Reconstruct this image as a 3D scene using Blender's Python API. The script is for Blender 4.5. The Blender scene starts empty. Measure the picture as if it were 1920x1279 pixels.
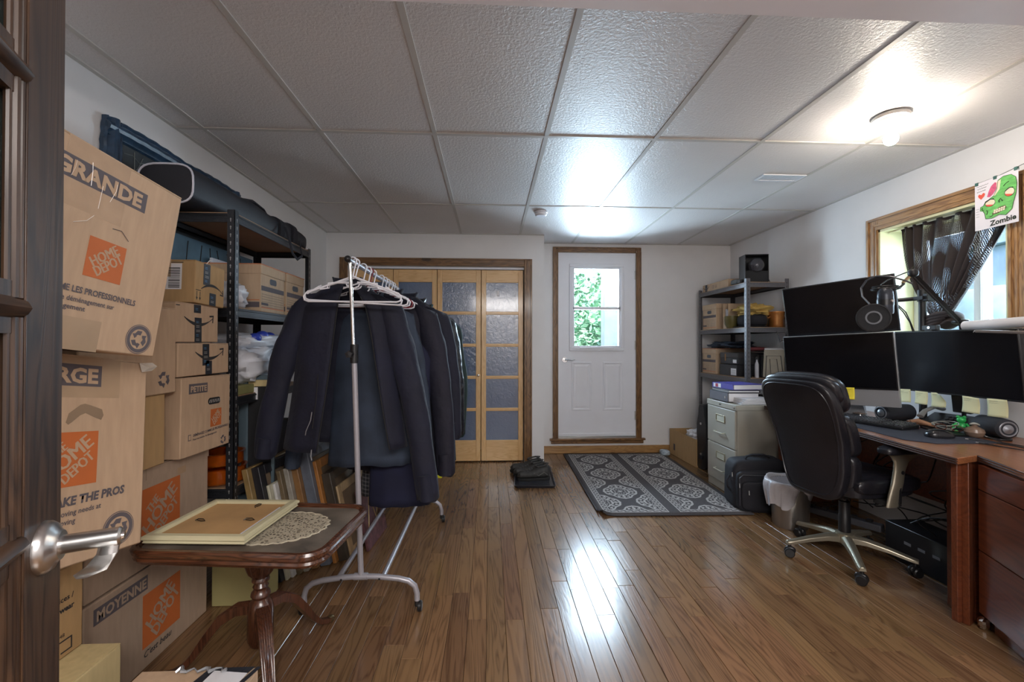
import bpy, math, random
from mathutils import Matrix, Vector, noise
R = math.radians; PI = math.pi; rnd = random.Random(7)
SC = bpy.context.scene; COL = SC.collection
# ---------------------------------------------------------------- camera, world, light, exposure
cd = bpy.data.cameras.new('camera'); cam = bpy.data.objects.new('camera', cd); COL.objects.link(cam)
cd.sensor_width = 36; cd.lens = 829.7/1920*36; cd.clip_start = 0.02
cam.location = (0, 0, 1.225)
cam.rotation_euler = (PI/2+0.0082, -0.0011, -0.0489)
SC.camera = cam
SC.view_settings.view_transform = 'Standard'; SC.view_settings.look = 'None'
SC.view_settings.gamma = 1; SC.view_settings.use_curve_mapping = False
SC.view_settings.exposure = 0.95
w = bpy.data.worlds.new('World'); SC.world = w; w.use_nodes = True
wn = w.node_tree; bg = wn.nodes['Background']
sky = wn.nodes.new('ShaderNodeTexSky'); sky.sky_type = 'NISHITA'; sky.sun_disc = False
sky.sun_elevation = R(42); sky.sun_rotation = R(200); sky.air_density = 1.0; sky.dust_density = 2.5
wn.links.new(sky.outputs[0], bg.inputs[0]); bg.inputs[1].default_value = 0.52

def light(name, kind, loc, rot, power, col, size=1, sizey=None, spread=None):
    d = bpy.data.lights.new(name, kind); d.energy = power; d.color = col
    if kind == 'AREA':
        d.shape = 'RECTANGLE'; d.size = size; d.size_y = sizey or size
        if spread: d.spread = spread
    elif kind == 'POINT': d.shadow_soft_size = size
    o = bpy.data.objects.new(name, d); COL.objects.link(o); o.location = loc; o.rotation_euler = rot
    return o
s = light('sun', 'SUN', (0, -2, 8), (R(48), 0, R(-12)), 5.0, (1, .95, .88)); s.data.angle = R(3)
light('door_daylight', 'AREA', (1.21, 5.14, 1.66), (R(-90), 0, 0), 34, (.72, .86, 1), .5, .8)
light('window_daylight', 'AREA', (3.22, 2.6, 1.62), (0, R(90), 0), 22, (.72, .86, 1), .75, .75)
light('rear_fill_light', 'AREA', (.5, -.9, 2.2), (R(20), 0, 0), 66, (1, .955, .92), 1.8, 1.0)  # unseen area light added behind the camera to fill the room
# ---------------------------------------------------------------- node helpers
class V:
    def __init__(s, nt, k): s.nt = nt; s.k = k
    def m(s, op, *a):
        n = s.nt.nodes.new('ShaderNodeMath'); n.operation = op
        for i, x in enumerate((s,)+a):
            if isinstance(x, V): s.nt.links.new(x.k, n.inputs[i])
            else: n.inputs[i].default_value = x
        return V(s.nt, n.outputs[0])
    def __add__(s, o): return s.m('ADD', o)
    def __radd__(s, o): return s.m('ADD', o)
    def __sub__(s, o): return s.m('SUBTRACT', o)
    def __rsub__(s, o): return (s*-1)+o
    def __mul__(s, o): return s.m('MULTIPLY', o)
    def __rmul__(s, o): return s.m('MULTIPLY', o)
    def __truediv__(s, o): return s.m('DIVIDE', o)
    def lt(s, o): return s.m('LESS_THAN', o)
    def gt(s, o): return s.m('GREATER_THAN', o)
    def abs(s): return s.m('ABSOLUTE')
    def frac(s): return s.m('FRACT')
    def cos(s): return s.m('COSINE')
    def sin(s): return s.m('SINE')
    def sqrt(s): return s.m('SQRT')
    def band(s, a, b): return s.gt(a)*s.lt(b)
def nmat(name):
    m = bpy.data.materials.new(name); m.use_nodes = True
    nt = m.node_tree; return m, nt, nt.nodes['Principled BSDF']
def coords(nt, kind='Object', scale=(1, 1, 1), rand=False):
    t = nt.nodes.new('ShaderNodeTexCoord'); mp = nt.nodes.new('ShaderNodeMapping')
    nt.links.new(t.outputs[kind], mp.inputs[0]); mp.inputs['Scale'].default_value = scale
    if rand:
        oi = nt.nodes.new('ShaderNodeObjectInfo'); vm = nt.nodes.new('ShaderNodeVectorMath'); vm.operation = 'SCALE'
        vm.inputs[0].default_value = (37, 91, 53); nt.links.new(oi.outputs['Random'], vm.inputs['Scale'])
        nt.links.new(vm.outputs[0], mp.inputs['Location'])
    return mp.outputs[0]
def noi(nt, vec, scale, detail=3, rough=.5, dist=0):
    n = nt.nodes.new('ShaderNodeTexNoise'); nt.links.new(vec, n.inputs['Vector'])
    n.inputs['Scale'].default_value = scale; n.inputs['Detail'].default_value = detail
    n.inputs['Roughness'].default_value = rough; n.inputs['Distortion'].default_value = dist
    return V(nt, n.outputs[0])
def ramp(nt, fac, *stops):
    n = nt.nodes.new('ShaderNodeValToRGB'); nt.links.new(fac.k, n.inputs[0]); e = n.color_ramp.elements
    while len(e) < len(stops): e.new(.5)
    for x, (p, c) in zip(e, stops): x.position = p; x.color = (*c, 1)
    return n.outputs[0]
def mixc(nt, fac, a, b):
    n = nt.nodes.new('ShaderNodeMix'); n.data_type = 'RGBA'
    if isinstance(fac, V): nt.links.new(fac.k, n.inputs[0])
    else: n.inputs[0].default_value = fac
    for i, c in ((6, a), (7, b)):
        if isinstance(c, tuple): n.inputs[i].default_value = (*c, 1)
        else: nt.links.new(c, n.inputs[i])
    return n.outputs[2]
def bumpn(nt, b, h, strength=.5, dist=.01):
    n = nt.nodes.new('ShaderNodeBump'); nt.links.new(h.k, n.inputs['Height'])
    n.inputs['Strength'].default_value = strength; n.inputs['Distance'].default_value = dist
    nt.links.new(n.outputs[0], b.inputs['Normal'])
_c = {}
def mat(name, col, rough=.5, metal=0, var=.12, vs=6, bump=0, bs=150, st=(1, 1, 1), coat=0, trans=0, emit=0, spec=.5, alpha=1, sheen=0, bd=.002):
    if name in _c: return _c[name]
    m, nt, b = nmat(name); _c[name] = m
    b.inputs['Roughness'].default_value = rough; b.inputs['Metallic'].default_value = metal
    b.inputs['Specular IOR Level'].default_value = spec; b.inputs['Coat Weight'].default_value = coat
    b.inputs['Coat Roughness'].default_value = .15; b.inputs['Transmission Weight'].default_value = trans
    b.inputs['Alpha'].default_value = alpha; b.inputs['Sheen Weight'].default_value = sheen
    vec = coords(nt, scale=st)
    n = noi(nt, vec, vs, 4)
    lo = tuple(c*(1-var) for c in col); hi = tuple(min(1, c*(1+var)) for c in col)
    nt.links.new(ramp(nt, n, (.3, lo), (.7, hi)), b.inputs['Base Color'])
    if bump: bumpn(nt, b, noi(nt, vec, bs, 3), bump, bd)
    if emit:
        b.inputs['Emission Color'].default_value = (*col, 1); b.inputs['Emission Strength'].default_value = emit
    return m
def wood(name, c1, c2, axis=1, rough=.4, coat=0, rand=False, sc=1, knots=0, tone=.25, gw=.45, lo=.22, hi=.62):
    if name in _c: return _c[name]
    m, nt, b = nmat(name); _c[name] = m
    st = [9*sc, 9*sc, 9*sc]; st[axis] = .8*sc
    vec = coords(nt, scale=tuple(st), rand=rand)
    big = noi(nt, vec, 1.4, 3, .5, .6)
    rings = ((big*16).frac()-.5).abs()*2
    fs = [140*sc, 140*sc, 140*sc]; fs[axis] = 5*sc
    fine = noi(nt, coords(nt, scale=tuple(fs), rand=rand), 1, 3, .6)
    f = rings*gw+fine*(1-gw)
    c = ramp(nt, f, (lo, c2), (hi, c1))
    if rand:
        oi = nt.nodes.new('ShaderNodeObjectInfo'); hs = nt.nodes.new('ShaderNodeHueSaturation')
        r = V(nt, oi.outputs['Random'])
        nt.links.new((r*(2*tone)+(1-tone)).k, hs.inputs['Value']); nt.links.new(((r*7.3).frac()*.012+.494).k, hs.inputs['Hue'])
        nt.links.new(c, hs.inputs['Color']); c = hs.outputs[0]
    if knots:
        vo = nt.nodes.new('ShaderNodeTexVoronoi'); ks = [5., 5., 5.]; ks[axis] = 2.2
        nt.links.new(coords(nt, scale=tuple(ks), rand=rand), vo.inputs['Vector']); vo.inputs['Scale'].default_value = 1
        k = V(nt, vo.outputs['Distance']).lt(knots)
        c = mixc(nt, k*.75, c, tuple(x*.25 for x in c2))
    nt.links.new(c, b.inputs['Base Color']); b.inputs['Roughness'].default_value = rough
    b.inputs['Coat Weight'].default_value = coat; b.inputs['Coat Roughness'].default_value = .12
    bumpn(nt, b, f, .12, .002)
    return m
# ---------------------------------------------------------------- mesh helper
class M:
    def __init__(s): s.v = []; s.f = []; s.mi = []; s.k = 0
    def add(s, vs, fs):
        o = len(s.v); s.v += [tuple(x) for x in vs]
        for f in fs: s.f.append([o+i for i in f]); s.mi.append(s.k)
        return s
    def box(s, x0, x1, y0, y1, z0, z1):
        if x0 > x1: x0, x1 = x1, x0
        if y0 > y1: y0, y1 = y1, y0
        if z0 > z1: z0, z1 = z1, z0
        return s.add([(x0, y0, z0), (x1, y0, z0), (x1, y1, z0), (x0, y1, z0), (x0, y0, z1), (x1, y0, z1), (x1, y1, z1), (x0, y1, z1)],
                     [(0, 3, 2, 1), (4, 5, 6, 7), (0, 1, 5, 4), (1, 2, 6, 5), (2, 3, 7, 6), (3, 0, 4, 7)])
    def loft(s, rings, cap=True, closed=True):
        n = len(rings[0]); vs = [p for r in rings for p in r]; fs = []
        for i in range(len(rings)-1):
            for j in range(n if closed else n-1):
                a = i*n+j; b = i*n+(j+1) % n; fs.append((a, b, b+n, a+n))
        if cap and closed: fs.append(tuple(range(n))[::-1]); fs.append(tuple(range((len(rings)-1)*n, len(rings)*n)))
        return s.add(vs, fs)
    def tube(s, pts, r, seg=8, cap=True, sq=1.0):
        pts = [Vector(p) for p in pts]; n = len(pts); rs = r if isinstance(r, (list, tuple)) else [r]*n
        up = None; rings = []
        for i, p in enumerate(pts):
            t = (pts[min(i+1, n-1)]-pts[max(i-1, 0)])
            if t.length < 1e-9: t = Vector((0, 0, 1))
            t.normalize()
            if up is None: up = Vector((0, 0, 1)) if abs(t.z) < .9 else Vector((1, 0, 0))
            a = t.cross(up)
            if a.length < 1e-6: a = t.orthogonal()
            a.normalize(); b = a.cross(t); up = b
            rings.append([p+a*(math.cos(2*PI*k/seg)*rs[i])+b*(math.sin(2*PI*k/seg)*rs[i]*sq) for k in range(seg)])
        return s.loft(rings, cap)
    def lathe(s, prof, seg=24, c=(0, 0, 0), ax='z', flute=0, nf=0):
        rings = []
        for r, h in prof:
            ring = []
            for k in range(seg):
                a = 2*PI*k/seg; rr = r*(1+flute*math.cos(nf*a)) if nf else r
                x, y = rr*math.cos(a), rr*math.sin(a)
                p = {'z': (x, y, h), 'x': (h, x, y), 'y': (y, h, x)}[ax]
                ring.append((p[0]+c[0], p[1]+c[1], p[2]+c[2]))
            rings.append(ring)
        return s.loft(rings)
    def ring(s, prof, seg=40, c=(0, 0, 0), ax='y'):
        k = s.k; s.lathe(prof+prof[:1], seg, c, ax); s.f = s.f[:-2]; s.mi = s.mi[:-2]; return s
    def prism(s, poly, d0, d1, plane='xz'):
        f = {'xz': lambda a, b, d: (a, d, b), 'xy': lambda a, b, d: (a, b, d), 'yz': lambda a, b, d: (d, a, b)}[plane]
        n = len(poly); vs = [f(a, b, d0) for a, b in poly]+[f(a, b, d1) for a, b in poly]
        fs = [tuple(range(n)), tuple(range(n, 2*n))[::-1]]+[(i, i+n, (i+1) % n+n, (i+1) % n) for i in range(n)]
        return s.add(vs, fs)
    def sup(s, c, r, e1=.4, e2=.4, nu=24, nv=14, warp=None):
        def sp(x, e): return math.copysign(abs(x)**e, x)
        rings = []
        for i in range(nv+1):
            v = -PI/2+PI*i/nv; v = max(-PI/2+.02, min(PI/2-.02, v)); ring = []
            for j in range(nu):
                u = 2*PI*j/nu
                p = (r[0]*sp(math.cos(v), e1)*sp(math.cos(u), e2), r[1]*sp(math.cos(v), e1)*sp(math.sin(u), e2), r[2]*sp(math.sin(v), e1))
                if warp: p = warp(*p)
                ring.append((p[0]+c[0], p[1]+c[1], p[2]+c[2]))
            rings.append(ring)
        return s.loft(rings)
    def T(s, m):
        s.v = [tuple(m @ Vector(p)) for p in s.v]; return s
    def o(s, name, mats, parent=None, smooth=True, bevel=0, ang=38, kind=None, solid=0, label=None):
        me = bpy.data.meshes.new(name); me.from_pydata(s.v, [], s.f); me.update()
        for x in (mats if isinstance(mats, (list, tuple)) else [mats]): me.materials.append(x)
        for p, k in zip(me.polygons, s.mi): p.material_index = k
        import bmesh
        bm = bmesh.new(); bm.from_mesh(me); bmesh.ops.recalc_face_normals(bm, faces=bm.faces); bm.to_mesh(me); bm.free()
        if smooth:
            me.polygons.foreach_set('use_smooth', [True]*len(me.polygons)); me.set_sharp_from_angle(angle=R(ang))
        ob = bpy.data.objects.new(name, me); COL.objects.link(ob)
        if parent: ob.parent = parent
        if solid: md = ob.modifiers.new('solid', 'SOLIDIFY'); md.thickness = solid; md.offset = 0
        if bevel: md = ob.modifiers.new('bevel', 'BEVEL'); md.width = bevel; md.segments = 2; md.limit_method = 'ANGLE'
        if kind: ob['kind'] = kind
        if label: ob['label'] = label
        return ob
def empty(name, loc=(0, 0, 0), rz=0, matrix=None):
    o = bpy.data.objects.new(name, None); COL.objects.link(o); o.empty_display_size = .05
    if matrix is not None: o.matrix_world = matrix
    else: o.location = loc; o.rotation_euler = (0, 0, rz)
    return o
def tag(o, label, cat, group=None):
    o['label'] = label; o['category'] = cat
    if group: o['group'] = group
    return o
def thing(name, label, cat, loc=(0, 0, 0), rz=0, group=None, matrix=None):
    return tag(empty(name, loc, rz, matrix), label, cat, group)
def struct(o): o['kind'] = 'structure'; return o
def dup(root, loc=None, rz=None, label=None):
    c = root.copy(); COL.objects.link(c)
    if loc is not None: c.location = loc
    if rz is not None: c.rotation_euler = (0, 0, rz)
    if label: c['label'] = label
    for ch in list(root.children):
        d = ch.copy(); COL.objects.link(d); d.parent = c
        for g in list(ch.children):
            e = g.copy(); COL.objects.link(e); e.parent = d
    return c
def frame(loc, head, tilt=0, roll=0):
    a, t, r = R(head), R(tilt), R(roll)
    du = Vector((math.cos(a), math.sin(a), 0)); n = Vector((math.sin(a), -math.cos(a), 0)); up = Vector((0, 0, 1))
    up2 = up*math.cos(t)+n*math.sin(t); d = du*math.cos(r)+up2*math.sin(r); v = -du*math.sin(r)+up2*math.cos(r)
    i = v.cross(d)
    m = Matrix((d, i, v)).transposed().to_4x4(); m.translation = Vector(loc); return m
XZ = Matrix.Rotation(PI/2, 4, 'X')
def txt(name, s, size, m, parent, at, rot=0, bold=0, shear=0, sx=1, base=None, align='LEFT', fit=0, thick=0):
    """flat print: lies in the local XZ plane (faces -Y) at (x, y, z), or in the plane given by base"""
    cu = bpy.data.curves.new('t', 'FONT'); cu.body = s; cu.size = size; cu.offset = bold; cu.shear = shear
    cu.align_x = align; cu.resolution_u = 2
    t = bpy.data.objects.new('t', cu); me = bpy.data.meshes.new_from_object(t)
    if fit:
        xs_ = [v_.co.x for v_ in me.vertices]; sx = fit/(max(xs_)-min(xs_))
    me.transform(Matrix.Translation(Vector(at)) @ (base or XZ) @ Matrix.Rotation(R(rot), 4, 'Z') @ Matrix.Diagonal((sx, 1, 1, 1)))
    bpy.data.objects.remove(t); bpy.data.curves.remove(cu)
    if thick:
        dv = (base or XZ).to_3x3() @ Matrix.Rotation(R(rot), 3, 'Z') @ Vector((thick, 0, 0)); vs = [v_.co.copy() for v_ in me.vertices]; fs = [list(p_.vertices) for p_ in me.polygons]; n_ = len(vs)
        bpy.data.meshes.remove(me); me = bpy.data.meshes.new('t'); me.from_pydata([v_+dv*k_+((base or XZ).to_3x3() @ Vector((0, 0, .00025*k_))) for k_ in (-1, 0, 1) for v_ in vs], [], [[i_+n_*k_ for i_ in f_] for k_ in range(3) for f_ in fs])
    me.name = name; me.materials.clear(); me.materials.append(m)
    o = bpy.data.objects.new(name, me); COL.objects.link(o); o.parent = parent; return o
def rrect(w, h, r, n=5, x=0, y=0):
    p = []
    for cx, cy, a in ((w/2-r, h/2-r, 0), (-w/2+r, h/2-r, 90), (-w/2+r, -h/2+r, 180), (w/2-r, -h/2+r, 270)):
        for k in range(n+1): t = R(a+90*k/n); p.append((x+cx+r*math.cos(t), y+cy+r*math.sin(t)))
    return p
# ---------------------------------------------------------------- materials
WALL = mat('wall_paint', (.73, .715, .715), .55, var=.02, bump=.08, bs=90)
TRIM = wood('stained_pine', (.23, .115, .042), (.085, .038, .014), axis=2, rough=.38, coat=.3, knots=.11)
TRIMX = wood('stained_pine_x', (.23, .115, .042), (.085, .038, .014), axis=0, rough=.38, coat=.3, knots=.11)
TRIMY = wood('stained_pine_y', (.34, .18, .07), (.17, .08, .03), axis=1, rough=.38, coat=.3, knots=.1)
PINE = wood('clear_pine', (.76, .49, .23), (.64, .37, .15), axis=2, rough=.35, coat=.4, knots=.07)
PINEX = wood('clear_pine_x', (.76, .49, .23), (.64, .37, .15), axis=0, rough=.35, coat=.4, knots=.07)
WHITE = mat('white_paint', (.78, .79, .84), .35, var=.02)
WPLAS = mat('white_plastic', (.82, .82, .88), .3, var=.02)
STEEL = mat('satin_steel', (.62, .61, .60), .28, 1, var=.05)
CHROME = mat('chrome', (.8, .8, .8), .08, 1, var=.02)
BLACK = mat('black_plastic', (.012, .012, .014), .35, var=.1)
BMAT = mat('matte_black', (.012, .012, .014), .8, var=.2)
FABB = mat('black_fabric', (.012, .012, .018), .85, var=.3, bump=.4, bs=400)
def card(name, col): return mat(name, col, .8, var=.07, vs=9, bump=.15, bs=60, st=(6, 6, 1))
CARD = card('cardboard', (.50, .345, .225)); CARD2 = card('cardboard_gold', (.44, .28, .13)); CARDY = card('cardboard_yellow', (.62, .49, .25))
CARD3 = card('cardboard_dark', (.40, .29, .21)); CARDF = card('file_box_board', (.50, .36, .24))  # darker cardboard for the lower wall stack
INK = mat('grey_ink', (.105, .09, .10), .75, var=.08); INKB = mat('black_ink', (.03, .028, .03), .7, var=.08)
ORANGE = mat('orange_ink', (.53, .135, .03), .7, var=.08)
TAPEC = mat('clear_tape', (.475, .325, .21), .25, var=.07, vs=15, bump=.3, bs=45)
TAPEB = mat('black_tape', (.02, .022, .03), .55, var=.2); PAPER = mat('white_paper', (.75, .74, .76), .6, var=.03)
LAMPW = mat('lamp_porcelain', (.75, .72, .68), .3, var=.02)
# ---------------------------------------------------------------- room shell
LX, RX, CY, DY, CZ = -1.675, 2.765, 4.6, 4.97, 2.371
BY = -1.7
m = M(); m.box(LX-.12, LX, BY, 5.1, 0, 2.55); struct(m.o('wall_left', WALL, smooth=False))
WY0, WY1, WZ0, WZ1 = 2.218, 3.01, 1.14, 2.04
m = M(); m.box(RX, RX+.22, BY, WY0, 0, 2.55); m.box(RX, RX+.22, WY1, 5.1, 0, 2.55); m.box(RX, RX+.22, WY0, WY1, 0, WZ0); m.box(RX, RX+.22, WY0, WY1, WZ1, 2.55)
struct(m.o('wall_right', WALL, smooth=False))
BX0, BX1, BZ = -1.457, .352, 2.035
DX0, DX1, DZ0, DZ1 = .765, 1.655, .17, 2.27
m = M(); m.box(LX, BX0, CY, CY+.1, 0, 2.55); m.box(BX1, .56, CY, CY+.1, 0, 2.55); m.box(BX0, BX1, CY, CY+.1, BZ, 2.55); m.box(.46, .56, CY+.1, 5.1, 0, 2.55)
m.box(.56, DX0, DY, DY+.13, 0, 2.55); m.box(DX1, RX, DY, DY+.13, 0, 2.55); m.box(DX0, DX1, DY, DY+.13, 0, DZ0); m.box(DX0, DX1, DY, DY+.13, DZ1, 2.55)
m.box(LX, .46, 5.2, 5.3, 0, 2.55); m.box(LX-.1, LX, 5.1, 5.3, 0, 2.55); m.box(.46, .56, 5.1, 5.3, 0, 2.55)
struct(m.o('wall_back', WALL, smooth=False))
m = M(); m.box(LX-.12, RX+.22, BY-.12, BY, 0, 2.55); struct(m.o('wall_front', WALL, smooth=False))
# soffit above the doorway
m = M(); m.box(LX, RX, -.6, 1.30, 2.228, CZ+.12); struct(m.o('trim_1', mat('soffit_paint', (.86, .83, .87), .45, var=.02), smooth=False))
# ceiling: slab, panels and grid bars
cm, nt, b = nmat('ceiling_panel'); vec = coords(nt)
n1 = noi(nt, vec, 75, 3, .6, .5); n2 = noi(nt, vec, 2.2, 2)
nt.links.new(mixc(nt, n2, (.66, .635, .63), (.74, .715, .71)), b.inputs['Base Color'])
b.inputs['Roughness'].default_value = .46; b.inputs['Specular IOR Level'].default_value = 1.0; b.inputs['Coat Weight'].default_value = .3; b.inputs['Coat Roughness'].default_value = .4; bumpn(nt, b, n1, .55, .006)
CB = mat('ceiling_grid_paint', (.55, .53, .50), .4, var=.03)
m = M(); m.box(LX-.12, RX+.22, BY-.12, 5.3, CZ+.03, CZ+.12); ceil = struct(m.o('ceiling', WALL, smooth=False))
gx = [LX]+[-1.524+.61*i for i in range(8)]+[RX]; gy = [BY, -.024, 1.196, 2.416, 3.636, DY]
for i in range(len(gx)-1):
    for j in range(len(gy)-1):
        x0, x1, y0, y1 = gx[i], gx[i+1], gy[j], gy[j+1]
        if x1-x0 < .05: continue
        if j == 4 and x1 <= .6: y1 = CY
        m = M(); m.box(x0+.002, x1-.002, y0+.002, y1-.002, 0, .012)
        p = m.o('ceiling_panel', cm, ceil, smooth=False); p.location.z = CZ+rnd.uniform(.001, .004)
for i, x in enumerate(gx[1:-1]):
    m = M(); m.box(x-.012, x+.012, BY, CY if x < .56 else DY, CZ-.002, CZ+.008); m.o('grid_bar', CB, ceil, smooth=False)
for j, y in enumerate(gy[1:-1]):
    m = M(); m.box(LX, RX, y-.012, y+.012, CZ-.0025, CZ+.007); m.o('grid_bar', CB, ceil, smooth=False)
m = M(); m.box(LX, LX+.022, BY, CY, CZ-.003, CZ+.006); m.box(RX-.022, RX, BY, DY, CZ-.003, CZ+.006); m.box(LX, .56, CY-.022, CY, CZ-.003, CZ+.006); m.box(.56, RX, DY-.022, DY, CZ-.003, CZ+.006)
m.o('wall_angle', CB, ceil, smooth=False)
# floor: subfloor and planks
m = M(); m.box(LX-.12, RX+.22, BY-.12, 5.3, -.12, -.014); floor = struct(m.o('floor', mat('joint_dark', (.02, .012, .008), .8), smooth=False))
OAK = wood('oak_plank', (.215, .118, .056), (.080, .039, .018), axis=1, rough=.24, coat=.2, rand=True, sc=.62, tone=.20, gw=.38, lo=.12, hi=.55)
PW = .083; rows = []; x = LX
rest = M(); cnt = 0; cand = []
while x < RX:
    x1 = min(x+PW, RX); y = BY-rnd.uniform(0, .8)
    while y < 5.1:
        L = rnd.uniform(.35, 1.15); y1 = min(y+L, 5.1)
        cand.append((x, x1, max(y, BY), y1)); y = y1
    x = x1
def vis(c):
    cx, cy = (c[0]+c[1])/2, (c[2]+c[3])/2
    if c[3] < 1.6 or c[1] < -1.3: return 99
    if cx > 2.15 and cy < 1.7: return 50
    d = math.hypot(cx, cy); ang = math.degrees(math.atan2(cx, max(cy, .1)))
    return d+(20 if abs(ang-2.8) > 54 else 0)+(10 if cx < -.9 else 0)
cand.sort(key=vis)
for k, (x0, x1, y0, y1) in enumerate(cand):
    if y1-y0 < .03: continue
    if k < 298:
        hx, hy = (x1-x0)/2, (y1-y0)/2; c = .0012
        m = M(); m.box(-hx+.0006, hx-.0006, -hy+.0006, hy-.0006, -.014, -c)
        m.v += [(p[0]*(1-c/hx), p[1]*(1-c/hy), 0) for p in m.v[4:]]; m.f = [(0, 3, 2, 1), (8, 9, 10, 11)]+[(i, (i+1) % 4, (i+1) % 4+4, i+4) for i in range(4)]+[(i+4, (i+1) % 4+4, (i+1) % 4+8, i+8) for i in range(4)]; m.mi = [0]*10
        p = m.o('plank', OAK, floor, smooth=False); p.location = ((x0+x1)/2, (y0+y1)/2, rnd.uniform(-.0007, 0)); p.rotation_euler = (rnd.gauss(0, .0018), rnd.gauss(0, .007), 0)
    else: rest.box(x0+.0006, x1-.0006, y0+.0006, y1-.0006, -.014, -.0005)
rest.o('plank_field', OAK, floor, smooth=False, kind='stuff')
# baseboards
def board(name, x0, x1, y0, y1, h, mt):
    m = M(); m.box(x0, x1, y0, y1, 0, h); return struct(m.o(name, mt, bevel=.004))
board('baseboard_back', .56, RX, DY-.018, DY, .085, wood('base_pine', (.42, .235, .09), (.24, .12, .045), axis=0, rough=.4, coat=.3, knots=.1))
board('baseboard_left', LX, LX+.015, BY, CY, .09, TRIMY); board('baseboard_right', RX-.015, RX, 3.2, DY-.02, .09, TRIMY)
# ---------------------------------------------------------------- casings
def casing_profile(m, x0, x1, z0, z1, y, d=.02):
    m.box(x0, x1, y-d*.6, y, z0, z1)
def casing(name, X0, X1, Z0, Z1, w, y, sill=None):
    r = struct(empty(name, (0, 0, 0)))
    for n, (a, b, c, d), mt, ver in (('casing_left', (X0-w, X0, Z0, Z1+w), TRIM, 1), ('casing_right', (X1, X1+w, Z0, Z1+w), TRIM, 1), ('casing_head', (X0, X1, Z1, Z1+w), TRIMX, 0)):
        m = M(); m.box(a, b, y-.014, y, c, d)
        for f0, f1, dd in ((0.02, .16, .022), (.30, .44, .018), (.80, .98, .024)):
            if ver:
                if n == 'casing_left': m.box(b-(b-a)*f0, b-(b-a)*f1, y-dd, y-.01, c, d-w*f0)
                else: m.box(a+(b-a)*f0, a+(b-a)*f1, y-dd, y-.01, c, d-w*f0)
            else: m.box(a-w*f0, b+w*f0, y-dd, y-.01, c+w*f0, c+w*f1)
        m.o(n, mt, r, bevel=.002)
    if sill:
        m = M(); m.box(X0-w-.035, X1+w+.035, y-.05, y, Z0-.022, Z0); m.box(X0-w-.02, X1+w+.02, y-.024, y, Z0-.06, Z0-.022); m.o('sill', TRIMX, r, bevel=.004)
    return r
casing('trim_2', DX0, DX1, DZ0, DZ1, .062, DY, True)
casing('trim_3', BX0, BX1, 0, BZ, .082, CY)
# exterior door
d1 = struct(empty('door_1', (DX0, DY+.012, DZ0))); W_, H_ = DX1-DX0, DZ1-DZ0
gx0, gx1, gz0, gz1 = .165, .72, 1.02, 1.94
m = M(); m.box(.008, gx0, 0, .045, .035, H_-.005); m.box(gx1, W_-.008, 0, .045, .035, H_-.005); m.box(gx0, gx1, 0, .045, .035, gz0); m.box(gx0, gx1, 0, .045, gz1, H_-.005)
m.o('door_slab', WHITE, d1, smooth=False)
m = M(); m.box(-.0, .008, -.004, .1, 0, H_); m.box(W_-.008, W_, -.004, .1, 0, H_); m.box(0, W_, 0, .1, H_-.005, H_)
m.o('jamb', WHITE, d1, smooth=False)
m = M(); m.box(0, W_, -.008, .1, 0, .018); m.o('threshold', STEEL, d1, bevel=.003)
m = M(); m.box(.01, W_-.01, -.012, .0, .02, .05); m.o('door_sweep', WHITE, d1, bevel=.003)
def fr(m, x0, x1, z0, z1, w, y0, y1):
    m.box(x0, x1, y0, y1, z1-w, z1); m.box(x0, x1, y0, y1, z0, z0+w); m.box(x0, x0+w, y0, y1, z0+w, z1-w); m.box(x1-w, x1, y0, y1, z0+w, z1-w); return m
m = fr(M(), gx0-.035, gx1+.035, gz0-.035, gz1+.035, .036, -.016, .0); fr(m, gx0, gx1, gz0, gz1, .022, -.006, .05); m.box(gx0, gx1, -.006, .05, 1.455, 1.485)
m.o('window_frame', WHITE, d1, bevel=.004)
m = M(); m.box(gx0+.08, gx1-.08, -.024, -.014, gz0-.012, gz0+.006); m.o('window_latch_rail', WHITE, d1, bevel=.002)
g, nt, b = nmat('clear_glass')
nt.nodes.remove(b); tr = nt.nodes.new('ShaderNodeBsdfTransparent'); gl = nt.nodes.new('ShaderNodeBsdfGlossy'); gl.inputs['Roughness'].default_value = .02
mx = nt.nodes.new('ShaderNodeMixShader'); lw = nt.nodes.new('ShaderNodeLayerWeight'); lw.inputs[0].default_value = .25
nt.links.new(lw.outputs['Fresnel'], mx.inputs[0]); nt.links.new(tr.outputs[0], mx.inputs[1]); nt.links.new(gl.outputs[0], mx.inputs[2])
tr.inputs[0].default_value = (.93, .98, 1, 1); nt.links.new(mx.outputs[0], nt.nodes['Material Output'].inputs[0]); GLASS = g
for z0, z1 in ((gz0+.02, 1.456), (1.484, gz1-.02)):
    m = M(); m.box(gx0+.02, gx1-.02, .02, .024, z0, z1); m.o('pane', GLASS, d1, smooth=False)
for px0, px1 in ((.155, .385), (.515, .745)):
    a, b_, z0, z1 = px0, px1, .31, .86
    m = M()
    def q(i, y): return [(a+i, y, z0+i), (b_-i, y, z0+i), (b_-i, y, z1-i), (a+i, y, z1-i)]
    m.loft([q(0, .0), q(.004, -.007), q(.014, -.007), q(.028, -.001), q(.05, -.006), q(.056, -.006)]); m.o('raised_panel', WHITE, d1, smooth=False)
h = M(); h.lathe([(.0, -.012), (.03, -.012), (.033, -.006), (.033, 0)], 24, (.075, 0, .885), 'y'); h.lathe([(.012, -.05), (.012, -.01)], 12, (.075, 0, .885), 'y')
h.tube([(.075, -.05, .885), (.11, -.055, .887), (.15, -.052, .878), (.185, -.05, .888)], [.011, .009, .007, .005], 8); h.o('handle', CHROME, d1)
for z in (.25, 1.05, 1.85):
    m = M(); m.lathe([(.007, -.05), (.007, .05)], 8, (W_-.006, -.008, z)); m.o('hinge', STEEL, d1)
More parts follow.
